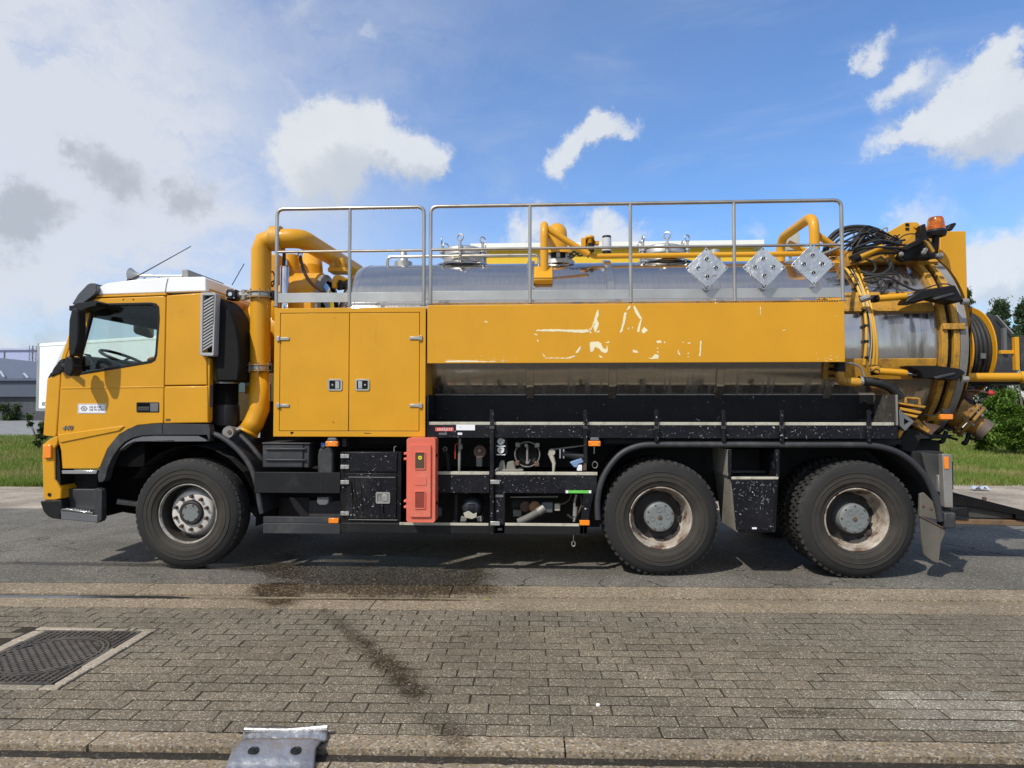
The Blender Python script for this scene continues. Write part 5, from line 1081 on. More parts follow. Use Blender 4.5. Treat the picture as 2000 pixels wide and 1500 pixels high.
loop([(1800,566),(1830,556),(1852,555),(1862,562)], .26, .006); loop([(1733,454),(1733,478)], .6, .008, 'bleed_pipe', oldsteel); loop([(1668,455),(1668,478)], .7, .008, 'bleed_pipe', rust); loop([(1700,462),(1730,445),(1733,452)], .6, .006, 'bleed_pipe', oldsteel)
m = MB(); A, B = at(1605,497,.55), at(1642,482,.55); m.tube([A, B], .016, 10); m.build('ladder_bar', rail_m, T)
# side hydraulic clamps
def clamp(pyL, pyR, ypl, plate):
    A, B = at(1716,pyL,.16), at(1770,pyL+(pyR-pyL)*.45,.16); MB().tube([A, B], .032, 14).build('hydraulic_cylinder', yellow, T); MB().tube([B, at(1796,pyR,.16)], .013, 10).build('piston_rod', chrome, T)
    m = MB(); m.tube([at(1700,pyL+1,.19), A], .036, 10); m.lathe([(0,.03),(.05,.03),(.05,0)], at(1712,pyL+1,.12), (0,1,0), 12); m.build('cylinder_eye', black_oil, T)
    poly('clamp_arm', plate, .09, .16, black_oil, .014)
    m = MB(); m.lathe([(0,.026),(-.02,.026),(-.03,.016),(-.03,0)], at(1884,plate[4][1]-2,.12), (-1,0,0), 12); m.tube([at(1878,plate[4][1]-2,.12), at(1890,plate[4][1]-2,.12)], .03, 10); m.build('clamp_pin', oldsteel, T)
clamp(583, 573, .1, [(1772,584),(1800,566),(1866,556),(1884,588),(1864,591),(1820,582),(1788,592),(1768,592)])
poly('clamp_strap', [(1822,582),(1862,571),(1866,575),(1826,586)], .075, .03, plastic, .006)  # grey bar paints a highlight on the black linkage
clamp(725, 733, .1, [(1770,714),(1830,714),(1876,720),(1888,727),(1872,743),(1826,739),(1800,738),(1795,726)])
poly('clamp_strap', [(1824,736),(1864,727),(1868,731),(1828,741)], .075, .03, plastic, .006)  # lower grey bar, painted highlight like the upper one
poly('clamp_eye', [(1705,717),(1716,714),(1720,720),(1721,728),(1712,730),(1705,726)], .13, .08, yellow_dirty, .008)
MB().tube([at(1698,580,.20), at(1680,586,.22)], .03, 10).build('cable_clip', oldsteel, T)
# reel of hose
rx0, rx1, RY, RZ, RR = 4.39, 4.63, 1.33, 2.16, .49
reel = MB().lathe([(rx0,.10),(rx0,RR),(rx0+.012,RR),(rx0+.012,.30),(rx1-.012,.30),(rx1-.012,RR),(rx1,RR),(rx1,.10)], (0,RY,RZ), (1,0,0), 64).build('hose_reel', yellow, T, 0, 30)
m = MB()
for layer, rr in ((0,.325),(1,.375),(2,.42)):
    for i in range(5 if layer != 1 else 4):
        x = rx0+.035+i*.043+(.021 if layer == 1 else 0); m.tube([(x+.004*sin(3*t+i), RY+rr*cos(t), RZ+rr*sin(t)) for t in np.linspace(0,2*pi,49)[:-1]], .0235, 8, closed=True)
m.build('wound_hose', hose_m, reel); a = .18; MB().box(rx0+.10, rx0+.15, RY-.452, RY-.44, RZ-.10, RZ-.045).build('hose_label', plastic_lt, reel)
# rear bar, frame behind
bz_ = Z(737, .7, 1940); A = Vector((X(1850,.7,737), .7, bz_)); B = Vector((X(2030,.7,737), .7, bz_))
MB().tube([A, B], .045, 16).build('support_boom', yellow, T); c = at(1997,737,.7); MB().lathe([(-.03,.05),(.0,.062),(.05,.062),(.08,.05)], c, (1,0,0), 18).build('boom_collar', yellow, T)
m = MB().box(X(1868,.75,747), X(2030,.75,747), .75, 1.9, Z(750,.75,1950), Z(744,.75,1950)); m.build('rear_cross_frame', under, T)
for a, b, c_, d in ((1983.5,658,1991.5,723),): MB().pbox(a, b, c_, d, 1.0, 1.05).build('rear_guard_post', yellow, T, .003)
MB().pbox(1955, 684, 1983, 691, 1.02, 1.06).build('rear_guard_rail', yellow, T, .003); MB().pbox(1994, 655, 2040, 725, 1.05, 1.07).build('rear_guard_sheet', plastic, T, .003)
poly('rear_cover', [(1935,612),(1948,618),(1977,650),(1977,690),(1985,694),(1985,735),(1900,735),(1900,620)], 1.75, .3, plastic, .01); MB().tube([at(1946,616,1.7), at(1978,652,1.7)], .012, 8).build('cover_edge', galv, T); MB().pbox(1960, 640, 1967, 686, 1.70, 1.745).build('cover_strip', plastic_lt, T)
loop([(1880,745),(1890,756),(1905,752),(1925,752),(1940,744)], .8, .018); loop([(1935,742),(1930,760),(1925,775),(1912,788),(1898,797),(1888,790)], .8, .013); loop([(1870,770),(1885,757),(1900,760)], .75, .03)
loop([(1880,765),(1900,762),(1930,768)], .7, .010, 'lever_rod', rust); MB().lathe([(-.03,.02),(0,.03),(.03,.02),(.035,0)], at(1935,768,.7), (1,0,0), 12).build('lever_knob', red_l, T)
# lower rear: outlet, side lamp, handles, tool brackets
c = at(1868, 800, .62); MB().tube([at(1820,790,.9), at(1855,795,.75), at(1880,815,.65)], .19, 20).build('outlet_sump', black_oil, T)
d_ = (at(1915,835,.55)-at(1868,805,.65)).normalized(); p0 = at(1872,808,.62)
dky = worn('grimy_dark_yellow', (.28,.14,.015), .6, var=.25, grime=(.05,.03,.015), grime_thr=.52, grime_scale=7)
ov = MB().lathe([(-.05,.15),(.06,.15),(.10,.13)], p0, d_, 28).build('outlet_pipe', dky, T)
for t in (.07, .115): MB().lathe([(t,.12),(t,.185),(t+.028,.185),(t+.028,.12)], p0, d_, 32).build('outlet_flange', dky, ov, .004)
MB().lathe([(.14,.115),(.19,.10),(.22,.10)], p0, d_, 24).build('outlet_neck', dky, ov); MB().lathe([(.21,.105),(.29,.105),(.29,.085),(.22,.08),(.22,0)], p0, d_, 24).build('outlet_cap', worn('brown_cast_cap', (.10,.075,.055), .6, var=.3), ov)
u_ = d_.orthogonal().normalized(); v_ = d_.cross(u_); m = MB()
for i in range(8):
    a = 2*pi*i/8+.2; q = p0+(u_*cos(a)+v_*sin(a))*.16+d_*.055; m.tube([q, q+d_*.11], .013, 6)
m.build('flange_bolts', oldsteel, ov)
m = MB(); m.tube([at(1886,795,.62), at(1893,768,.62)], [.055,.04], 12); m.build('sump_spout', rust, T)
poly('sump_body', [(1818,775),(1880,778),(1888,800),(1878,830),(1850,840),(1826,838),(1815,810)], .68, .7, rust, .03)
for pts in ([(1848,842),(1845,852),(1841,862),(1836,863)], [(1892,846),(1889,858),(1885,866),(1880,864)]): loop(pts, .6, .022, 'outlet_lever', black_oil)
loop([(1850,853),(1860,856),(1870,859)], .6, .012, 'outlet_lever', black_oil); loop([(1890,857),(1905,858)], .6, .010, 'outlet_lever', black_oil)
sl = MB().pbox(1837.5, 809, 1862, 819.5, .18, .22).build('side_marker_lamp', orange, T, .006); MB().pbox(1842, 799, 1857, 808, .2, .24).build('lamp_bracket', plastic, T, .004); loop([(1805,810),(1822,812),(1838,804)], .25, .006)
# yellow ribbed step and grey bracket
for pts in ([(1756,786),(1810,793),(1806,798),(1758,790)], [(1758,795),(1802,804),(1798,809),(1758,801)], [(1764,806),(1795,812),(1790,817),(1770,812)]): poly('rear_rung', pts, .06, .35, yellow_dirty, .006)
m = MB().tube(fillet([at(1769,786,.1), at(1769,777,.1), at(1796,779,.1), at(1796,790,.1)], .02, 3), .012, 8); m.build('rung_handle', yellow_dirty, T)
poly('grey_bracket', [(1756,799),(1786,823),(1768,842),(1758,832)], .02, .06, plastic_lt, .003, T, [[(1766,817),(1777,824),(1768,832),(1766,828)]])
poly('yellow_strut', [(1781,828),(1793,817),(1800,825),(1823,846),(1818,849)], .15, .06, yellow_dirty, .006); poly('yellow_strut', [(1754,851),(1757,838),(1766,842),(1757,858)], .1, .06, yellow_dirty, .006); poly('rear_flap_plate', [(1802,822),(1838,832),(1820,848)], .3, .02, rust, .003)
for px, py in ((1788,829),(1817,845)): MB().lathe([(0,.02),(-.012,.018),(-.012,0)], at(px,py,.15), (0,1,0), 10).build('strut_bolt', rust, T)
poly('rear_lower_frame', [(1756,850),(1782,838),(1830,848),(1870,850),(1840,857),(1800,858),(1778,900),(1760,880)], .55, .8, under, .02)
# lower elbow and suction hose by the side board
m = MB().tube(fillet([at(1640,722,.2), at(1640,745,.2), at(1680,747,.2)], .1, 5), .042, 14); m.build('hose_elbow', yellow_dirty, T); MB().tube([at(1640,708,.2), at(1640,726,.2)], .05, 14).build('elbow_socket', black_oil, T)
MB().tube(spline([at(1680,744.5,.2), at(1706,746,.19), at(1735,755,.2), at(1758,776,.22)], 6), .042, 14).build('suction_hose', hose_m, T); MB().lathe([(0,.05),(.025,.05)], at(1678,744.5,.2), (1,0,0), 16).build('hose_clamp', galv, T)
loop([(1650,708.5),(1668,711),(1682,720),(1688,735)], .12, .010, 'bent_rod', oldsteel)

# ---------- side bin along the lower edge
x0, x1 = X(834.5,0,800), X(1752.5,0,800); zs1, zs0 = Z(824.5,0,1250), Z(830.5,0,1250); zf0 = Z(856,0,1250); yb_ = .40; zb1 = Z(772,yb_,1250)
m = MB().box(x0, x1, yb_, yb_+.02, zs0, zb1); m.build('bin_back', black, T, .003); MB().box(x0, x1, yb_-.006, yb_+.026, zb1, zb1+.012).build('bin_back_edge', oldsteel, T, .002)
MB().box(x0, x1, .022, yb_-.002, zs0-.02, zs0).build('bin_floor', black, T, 0)
MB().box(x0, x1, 0, .02, zf0, zs0-.004).build('bin_front', black_chip, T, .003)
px = [836,957.5,963,1141,1146,1280,1285,1411,1416,1525,1530,1696,1701,1746]
for a, b in zip(px[::2], px[1::2]): MB().box(X(a,0,827), X(b,0,827), -.003, .024, zs0, zs1).build('edge_strip', cream, T, .003)
bine = worn('dusty_bin_end', (.045,.040,.034), .85, var=.4, chip=(.26,.23,.18), chip_thr=.60, chip_scale=36, grime=(.16,.14,.11), grime_thr=.60, grime_scale=6)
for xx, px_, wd in ((x0, 836, .014), (x1-.016, 1750, .016)):
    zt_ = Z(771,.0,px_); zlo = zs0+.002; MB().prism([(.0,zlo),(.40,zlo),(.40,zb1),(0,zt_)], xx, xx+wd, f=lambda x, y, z: (y, x, z)).build('bin_end', bine if px_ > 1000 else black_chip, T, .003)
    MB().box(xx-.001, xx+wd+.001, -.012, -.001, zlo, zt_).build('end_edge', oldsteel if px_ > 1000 else black_chip, T, .002)
for p, top_, botm in ((960.5,800.5,1043),(1143.5,800.5,905),(1282.5,800.5,863),(1413.5,801,863),(1527.5,801,864),(1698,801,863)):
    MB().pbox(p-3.6, top_, p+3.6, botm, -.034, -.005).build('stanchion', black_chip, T, .003); MB().pbox(p-5, 832, p+5, 838, -.040, -.035).build('stanchion_clip', plastic, T, .002)
lb = MB().pbox(849.8, 834.6, 886.4, 842.2, -.003, -.0005).build('red_label', worn('red_sticker', (.50,.06,.045), .4), T, 0, 0)
MB().pbox(891, 829.3, 927.6, 840.3, -.003, -.0005).build('white_label', stick, T, 0, 0); MB().pbox(857, 845.2, 873, 849.3, -.003, -.0005).build('grey_label', plastic_lt, T, 0, 0); MB().pbox(894, 845, 902.6, 849.2, -.003, -.0005).build('white_label', stick, T, 0, 0)
MB().lathe([(0,.004),(.001,.004),(.001,0)], at(898.8, 834.3, -.003), (0,-1,0), 10).build('label_dot', ink, T)
m = MB()
for j in range(3):
    for i in range(9): m.pbox(853.5+i*3.4, 836.1+j*2.0, 853.5+i*3.4+r3.uniform(1.6,2.8), 837.0+j*2.0, -.0036, -.0031)
m.build('label_print', stick, lb, 0, 0)
for i in range(90):                        # knocks in the black paint
    px_, py_ = r3.uniform(845,1745), r3.uniform(832,854); s = abs(r3.gauss(.55,.35))+.25
    if r3.random() < .35: s *= 1.5 if 1250 < px_ < 1320 else 1
    a = r3.uniform(0, pi); e = r3.choice([1,1,1,3]); ca, sa = cos(a), sin(a)
    MB().ppoly([(px_+s*e*ca-s*.4*sa*0, py_+s*e*sa), (px_-s*.5*sa, py_+s*.5*ca), (px_-s*e*ca, py_-s*e*sa), (px_+s*.5*sa, py_-s*.5*ca)], -.0012, .0005).build('paint_chip', lett if False else galv, T, 0, 0)
# ---------- battery box, canister, beam, lamps
bb = MB().pbox(512, 867, 592.5, 914, .04, .45).build('battery_box', plastic, T, .015); MB().pbox(593.5, 867, 604, 914, .045, .45).build('battery_box_end', plastic, bb, .01)
for py in (877, 898.5): MB().pbox(518, py-1.8, 597, py+1.8, .022, .045).build('rib', plastic, bb, .006)
MB().pbox(511, 864.5, 606, 868, .03, .46).build('battery_lid', plastic, bb, .006)
cn = poly('washer_canister', [(620,930),(619.5,890),(622,878),(626,874),(645,874),(650,884),(650.5,930)], .06, .16, plastic, .02); c = at(633.5, 873.5, .09); MB().lathe([(-.01,.034),(.0,.04),(.012,.036)], c, (0,0,1), 18).build('neck_ring', plastic_blk, cn); MB().lathe([(.01,.03),(.045,.029),(.048,0)], c, (0,0,1), 12).build('filler_cap', blue_cap, cn)
for i in range(10): a = 2*pi*i/10; MB().box(c.x+.029*cos(a)-.003, c.x+.029*cos(a)+.003, c.y+.029*sin(a)-.003, c.y+.029*sin(a)+.003, c.z+.012, c.z+.044).build('cap_ridge', blue_cap, cn) if i > 4 else None
poly('canister_foot', [(618.5,971),(642,971),(642,983),(639,986),(622,986),(618.5,982)], .06, .14, plastic_lt, .012)
MB().pbox(496.5, 922.5, 664, 963, .01, .05).build('side_beam', plastic_blk, T, .003); MB().pbox(627.5, 923, 628.6, 963, .007, .012).build('beam_joint', under, T)
MB().pbox(514, 1010, 664, 1021.5, .012, .06).build('lower_beam_top', plastic, T, .003); MB().pbox(513.5, 1022.5, 664, 1042.5, .0, .06).build('lower_beam', plastic, T, .004)
MB().pbox(641.5, 1012, 661, 1022, -.004, .011).build('side_reflector', orange, T, .003)
MB().pbox(604, 978, 664, 1011, .40, .41).build('punched_guard', mesh_m, T); MB().pbox(545, 972, 604, 1011, .5, .51).build('punched_guard', mesh_m, T)
def marker(px, py):
    o = MB().pbox(px-12, py-5.2, px+12, py+5.2, -.02, .03).build('side_marker_lamp', orange, T, .006); poly('lamp_top', [(px-9,py-5.6),(px-7,py-12),(px+8,py-12),(px+10,py-5.6)], -.015, .05, plastic_lt, .006)
    for s in (-9, 9): MB().lathe([(0,.005),(-.003,.005),(-.003,0)], at(px+s, py, -.02), (0,1,0), 8).build('screw', rust, o)
marker(647.5, 867); marker(1161, 866.5)
MB().pbox(668, 856, 676, 873, .1, .2).build('relay', plastic, T, .005)
# black toolbox
tb_ = MB().pbox(664.5, 882.5, 784, 1023, .02, .5).build('tool_locker', black, T, .006); MB().pbox(676, 883.5, 775, 921.5, .006, .0185).build('flap', black_chip, tb_, .004); MB().pbox(676, 924, 774, 1013, .006, .0185).build('locker_door', black_chip, tb_, .004); MB().pbox(680,931.5,772,932.6,.0035,.0065).build('door_fold', oldsteel, tb_, 0); MB().pbox(680,1014.8,776,1015.8,.004,.0185).build('door_fold', oldsteel, tb_, 0)
for py in (891, 912, 942, 1003):  # pairs of strap hinges
    h_ = MB().pbox(664.8, py-3.8, 681.5, py+3.8, -.008, .0055); h_.tube([at(672.5,py-4,-.004), at(672.5,py+4,-.004)], .008, 8); h_.build('hinge', galv, tb_, .002)
rr = [(734,961.5),(762,961.5),(762,983.5),(734,983.5)]; q0, q1 = at(734,983.5,0), at(762,961.5,0); l_ = MB().prism(rrect(q0.x,q1.x,q0.z,q1.z,.015), -.003, .0055, [rrect(q0.x+.015,q1.x-.015,q0.z+.015,q1.z-.015,.006)]).build('latch', galv, tb_, .002); MB().box(q0.x+.015,q1.x-.015,.003,.0055,q0.z+.015,q1.z-.015).build('latch_pocket', oldsteel, l_); MB().box(q0.x+.06,q1.x-.022,-.002,.0028,q0.z+.022,q1.z-.022).build('latch_grip', galv, l_, .002)
for k_ in range(7):                          # oil runs down the door and rail
    x_ = r3.choice([686,690,704,722,735,742,748])+r3.uniform(-3,3); L = [(x_,925+r3.uniform(0,25))]
    for j in range(5): L.append((L[-1][0]+r3.uniform(0,4), L[-1][1]+r3.uniform(10,18)))
    Rr = [(a+r3.uniform(1.2,2.8), b) for a, b in reversed(L)]; MB().ppoly(L+Rr, .0042, .0058).build('oil_run', worn('wet_oil', (.004,.004,.004), .15) if k_ == 0 else bpy.data.materials['wet_oil'], tb_, 0, 0)
MB().tube(fillet([at(770,882,.1), at(770,872,.1), at(774,872,.1)], .01, 2), .006, 6).build('wire_hook', galv, tb_)
MB().pbox(664.5, 1023.5, 1140, 1042.5, .0, .06).build('lower_rail', plastic_blk, T, .004)
MB().pbox(780, 1021, 954, 1026.3, -.006, -.001).build('edge_strip', cream, T, .002); MB().pbox(986.5, 1022, 1131, 1027.5, -.006, -.001).build('edge_strip', cream, T, .002)
# fire extinguisher case
fe = MB(); q0, q1 = at(793.5,1020.5,-.16), at(850.5,855.5,-.16); fe.prism(rrect(q0.x,q1.x,q0.z,q1.z,.025), -.16, .0); fe = fe.build('extinguisher_case', coral, T, .018, seg=3)
q0, q1 = at(801,1009,-.16), at(842,868,-.16); MB().prism(rrect(q0.x,q1.x,q0.z,q1.z,.012), -.178, -.158).build('case_door', coral, fe, .012)
for a, b, c_, d, dark in ((811.5,884,829.5,915,1),(811.5,960.5,829.5,992,1)):
    q0, q1 = at(a-2,d+2,-.178), at(c_+2,b-2,-.178); i0, i1 = at(a,d,-.178), at(c_,b,-.178)
    f_ = MB().prism(rrect(q0.x,q1.x,q0.z,q1.z,.012), -.186, -.177, [rrect(i0.x,i1.x,i0.z,i1.z,.006)]).build('window_frame', coral, fe, .004)
    MB().box(i0.x,i1.x,-.1805,-.1785,i0.z,i1.z).build('window', worn('case_window_dark', (.085,.055,.03), .25) if b < 900 else worn('case_window_red', (.24,.05,.035), .25), f_)
    if b < 900: MB().lathe([(0,.018),(.002,.018),(.002,0)], at(820.5,894,-.181), (0,-1,0), 20).build('gauge_dial', worn('yellow_dial', (.75,.60,.02), .4), f_); MB().lathe([(0,.006),(.001,.006),(.001,0)], at(820.5,894,-.1835), (0,-1,0), 10).build('gauge_pin', ink, f_)
q0, q1 = at(809,947.5,-.178), at(833,929.5,-.178); MB().prism(rrect(q0.x,q1.x,q0.z,q1.z,.01), -.182, -.177).build('grip_panel', coral, fe, .004)
for py in (886, 896.5, 979, 990.5): MB().pbox(788.5, py-2.3, 794.5, py+2.3, -.12, -.05).build('hinge', coral, fe, .004)
for py in (890, 984): MB().pbox(849.5, py-3, 852.5, py+3, -.13, -.06).build('catch', black, fe, .004)
# open compartment with shelves
MB().pbox(851, 928, 956, 963, .0, .03).build('shelf_board', black_chip, T, .003); MB().pbox(966, 928.5, 1166, 963.5, .0, .03).build('shelf_board', black_chip, T, .003)
MB().pbox(851.5, 921.3, 955.5, 927.3, -.004, .03).build('edge_strip', cream, T, .003); MB().pbox(966.5, 922, 1167, 928, -.004, .03).build('edge_strip', cream, T, .003); MB().pbox(851, 923, 1165, 927, .031, .6).build('shelf', black, T)
for px_ in (882.5, 947.5):
    for py_ in (931, 953.5): MB().lathe([(0,.006),(-.003,.005),(-.003,0)], at(px_, py_, 0), (0,1,0), 8).build('screw', galv, T)
MB().pbox(966.5, 964.5, 986, 1042, .0, .03).build('side_post', black_chip, T, .003); MB().ppoly([(1140,964),(1160,964),(1152,1000),(1146,1043),(1132,1043)], .0, .03).build('side_post', black_chip, T, .003); MB().pbox(1140.5, 1023.5, 1147, 1042.5, .0, .06).build('lower_rail_end', black_chip, T)
for py_ in (941.5, 1022.5): MB().pbox(957.5, py_-4, 976, py_+4, -.046, -.0345).build('hinge', galv, T, .003)
MB().pbox(1106, 957.8, 1154.5, 963.2, -.004, -.0005).build('green_label', green, T, 0, 0)
for a in (1104.8, 1150): MB().pbox(a, 957.8, a+4.8, 963.2, -.005, -.0042).build('label_end', stick, T, 0, 0)
MB().pbox(967, 966.5, 983, 971, -.003, -.0005).build('grey_label', plastic_lt, T, 0, 0); MB().pbox(972, 1031.5, 980.5, 1036, -.003, -.0005).build('grey_label', plastic_lt, T, 0, 0)
MB().pbox(1132, 1016, 1151.5, 1026.2, -.012, -.001).build('side_reflector', orange, T, .003)
# inside: gauges, round port, taps, motor
gp__ = MB().pbox(967, 853, 991, 888, .06, .08).build('gauge_panel', black, T, .003)
for py_ in (862, 878.8):
    c = at(978, py_, .05); g_ = MB().lathe([(.012,.036),(-.004,.036),(-.006,.031),(0,.030)], c, (0,1,0), 24).build('gauge', chrome, T); MB().lathe([(0,.030),(0.001,0)], c, (0,1,0), 24).build('dial', gauge_f, g_)
    MB().tube([c+Vector((-.016,-.002,-.014)), c+Vector((.012,-.002,.010))], .002, 4).build('needle', ink, g_)
    MB().pbox(970, py_+8.2, 987, py_+10.2, .054, .0595).build('gauge_caption', stick, gp__, 0, 0)
c = at(1030, 887, .12); rp_ = MB().lathe([(.2,.10),(0,.10),(-.02,.112),(-.02,.104),(.02,.09),(.06,.0)], c, (0,1,0), 32).build('round_port', black_oil, T)
for a in (.75, 2.35, 3.85, 5.5):
    p_ = c+Vector((cos(a)*.13, -.03, sin(a)*.13)); m = MB().tube([c+Vector((cos(a)*.10,-.02,sin(a)*.10)), p_+Vector((cos(a)*.02,0,sin(a)*.02))], .016, 8); m.box(p_.x-.02,p_.x+.02,p_.y-.02,p_.y+.01,p_.z-.02,p_.z+.02); m.build('port_clamp', rust if a > 3 else oldsteel, rp_, .004)
m = MB().tube([c+Vector((0,-.02,.08)), c+Vector((0,-.03,-.08))], .010, 8); m.lathe([(0,.018),(-.02,.016),(-.02,0)], c+Vector((-.01,-.02,.085)), (0,1,0), 10); m.lathe([(0,.018),(-.02,.016),(-.02,0)], c+Vector((.0,-.02,-.075)), (0,1,0), 10); m.tube([c+Vector((cos(t)*.118,-.018,sin(t)*.118)) for t in np.linspace(0,2*pi,33)[:-1]], .006, 6, closed=True); m.build('port_bar', oldsteel, rp_)
m = MB().tube([at(898,856,.12), at(897,920,.12)], [.017,.013], 12); m.tube([at(899,868,.12), at(899,877,.12)], .024, 12); m.build('riser_pipe', oldsteel, T); MB().tube(fillet([at(895,866,.1), at(889,868,.1), at(889,896,.1)], .02, 3), .006, 6).build('tap_lever', red_l, T)
m = MB().lathe([(0,.0),(0,.058),(.03,.062),(.05,.05)], at(937,882,.13), (0,1,0), 24); m.build('round_valve', rust, T); MB().lathe([(0,.015),(-.02,.014),(-.02,0)], at(937,880,.13), (0,1,0), 12).build('valve_nut', oldsteel, T); MB().pbox(930, 893, 942, 912, .11, .17).build('valve_foot', plastic, T, .006)
MB().lathe([(0,.014),(0,.022),(.04,.022),(.04,.014)], at(869,877,.15), (0,1,0), 14).build('pipe_end', oldsteel, T); MB().tube([at(869,877,.2), at(874,890,.2), at(876,920,.2)], .02, 8).build('dark_pipe', under, T)
m = MB(); m.tube([at(1075,884,.12), at(1082,905,.1), at(1081,922,.09)], [.028,.018,.010], 10); m.lathe([(0,.035),(-.03,.03),(-.03,0)], at(1078,883,.12), (0,1,0), 14); m.build('valve_handle', worn('chalky_handle', (.40,.38,.30), .6), T); MB().tube([at(1078,878,.14), at(1140,870,.14)], .008, 6).build('linkage_rod', oldsteel, T)
m = MB().tube([at(1098,886,.15), at(1140,892,.14)], .035, 12); m.build('dark_hose', hose_m, T); m = MB()
for px_ in (1094, 1101): m.tube([at(px_,877,.13), at(px_,895,.13)], .010, 8)
m.build('pipe_clamps', chrome, T)
m = MB().ppoly([(972,918),(977,901),(984,899),(988,918)], .08, .2); m.ppoly([(988,918),(991,902),(1003,900),(1008,918)], .10, .22); m.pbox(967, 917, 1022, 921.2, .06, .3); m.build('pump_foot', worn('dusty_casting', (.20,.19,.165), .8), T, .008)
bp_ = MB().ppoly([(1113,903),(1136,895),(1140,903),(1130,906),(1128,913),(1121,913)], .08, .14).build('blue_tap', worn('pale_blue_plastic', (.16,.25,.42), .5), T, .006); MB().pbox(1127, 908, 1137, 920, .085, .12).build('tap_outlet', stick, bp_, .004); MB().pbox(1138.5, 900, 1146, 919, .10, .13).build('tap_spring', rust, bp_, .004)
MB().tube([at(1162,908,.05)+Vector((cos(t)*.024,0,sin(t)*.03)) for t in np.linspace(0,2*pi,17)[:-1]], .004, 6, closed=True).build('hanging_ring', oldsteel, T); MB().tube([at(1160.5,872,.06), at(1160.5,886,.06)], .005, 6).build('lamp_lead', galv, T)
# lower compartment
m = MB().lathe([(-.03,0),(-.025,.06),(.0,.088),(.04,.098),(.30,.098),(.30,0)], at(921,991,.10), (0,1,0), 32); mt_ = m.build('pump_motor', worn('motor_blue_grey', (.022,.026,.034), .4, grime=(.10,.10,.09), grime_thr=.62), T, 0, 40)
for i in range(6): MB().box(*(lambda c: (c.x-.035, c.x+.035, c.y-.006, c.y+.01, c.z-.003, c.z+.003))(at(921, 985+i*3.2, .075))).build('vent_slot', black, mt_)
MB().ppoly([(905,1002),(915,998),(925,1004),(931,1001),(931,1010),(922,1014),(908,1011)], .062, .07).build('chalk_patch', worn('chalk_deposit', (.42,.40,.32), .8), mt_, .003)
m = MB().ppoly([(901,1008),(912,1012),(910,1019),(898,1019)], .1, .25); m.ppoly([(930,1010),(940,1008),(942,1019),(932,1019)], .1, .25); m.build('motor_foot', oldsteel, T, .004); MB().tube([at(891,965,.1), at(890,1020,.1)], .018, 8).build('dark_pipe', under, T); MB().pbox(856, 992, 862, 1008, .2, .25).build('grey_tag', plastic_lt, T); MB().tube([at(892,1019,.1), at(885,1019,.1)], .02, 8).build('pipe_stub', rust, T)
m = MB().tube([at(1012,1020,.08), at(1030,1012,.08), at(1052,1000,.1)], .035, 14); m.build('drain_hose', worn('grey_brown_hose', (.12,.115,.10), .7), T); MB().tube([at(1050,1001,.1), at(1062,992,.12)], [.04,.045], 12).build('hose_tail', oldsteel, T); MB().pbox(1058, 981, 1080, 1002, .12, .22).build('pump_block', worn('pump_casting', (.12,.125,.13), .5, metal=.4), T, .01); MB().pbox(1083, 984, 1094, 998, .12, .2).build('solenoid', worn('ivory_plastic', (.42,.40,.30), .5), T, .006)
MB().lathe([(0,.055),(-.02,.055),(-.03,.03),(-.03,0)], at(1045,990,.16), (0,1,0), 16).build('rusty_coupling', worn('orange_rust', (.25,.13,.05), .8, var=.4), T); MB().lathe([(0,.05),(-.02,.05),(-.02,0)], at(1026,989,.2), (0,1,0), 16).build('rusty_coupling', rust, T)
m = MB().tube([at(1000,984,.3), at(1060,988,.3)], .09, 16); m.build('pump_body', under, T); MB().tube([at(997,971,.15), at(1090,970,.15)], .008, 8).build('thin_pipe', oldsteel, T); loop([(1118,958),(1112,975),(1102,983),(1093,985)], .1, .006, 'orange_cable', rust)
loop([(1126,965),(1122,985),(1125,1000),(1121,1019)], .08, .012, 'chain_hose', oldsteel); loop([(1134,966),(1136,985),(1128,1005),(1122,1018)], .09, .008, 'thin_cable', rust); loop([(1108,1005),(1118,1012),(1128,1008)], .1, .014, 'dark_hose', hose_m); MB().tube([at(1124,990,.08), at(1123,1008,.08)], .022, 10).build('coupling', oldsteel, T)
MB().pbox(1002, 996, 1018, 1009, .2, .35).build('pump_bracket', oldsteel, T, .004)
loop([(1120,1042),(1120,1056)], .06, .004, 'drop_wire', galv); MB().tube([at(1120,1062,.06)+Vector((cos(t)*.016,0,sin(t)*.024)) for t in np.linspace(0,2*pi,17)[:-1]], .005, 6, closed=True).build('drop_ring', galv, T)

# ---------- rear mudguard, toolbox between the wheels, rear bumper
gp_ = [(1168,1015),(1167,990),(1169,965),(1176,938),(1190,912),(1210,889),(1232,876),(1258,869.5),(1290,868.5),(1400,868.5),(1550,869),(1660,869),(1700,870),(1730,875),(1757,885),(1783,903),(1806,928),(1823,960),(1833,990),(1838,1018)]
P = spline([(lambda q: (q.x, 0, q.z))(at(a, b, 0)) for a, b in gp_], 4); guard('rear_mudguard', P, .0, .66, .014, plastic, .028)
MB().pbox(1180, 858, 1760, 867, .12, .16).build('mudguard_carrier', under, T)
MB().box(.4, 3.5, .70, .72, .60, 1.25).build('dark_backing_sheet', under, T)  # black sheet added behind the rear wheels for the shade there
tx = []
a_, b_, c_, d_ = at(1427,932,0), at(1520.5,932,0), at(1508,1036,.10), at(1436,1036,.10)
m = MB().prism([(a_.x,a_.z),(b_.x,b_.z),(c_.x,c_.z),(d_.x,d_.z)], 0, .6); tl = m.build('mid_locker', black, T, .004); MB().prism([(a_.x-.004,a_.z),(a_.x-.0005,a_.z),(d_.x-.0005,d_.z),(d_.x-.004,d_.z)], .01, .58).build('locker_side', dustside, tl, 0)
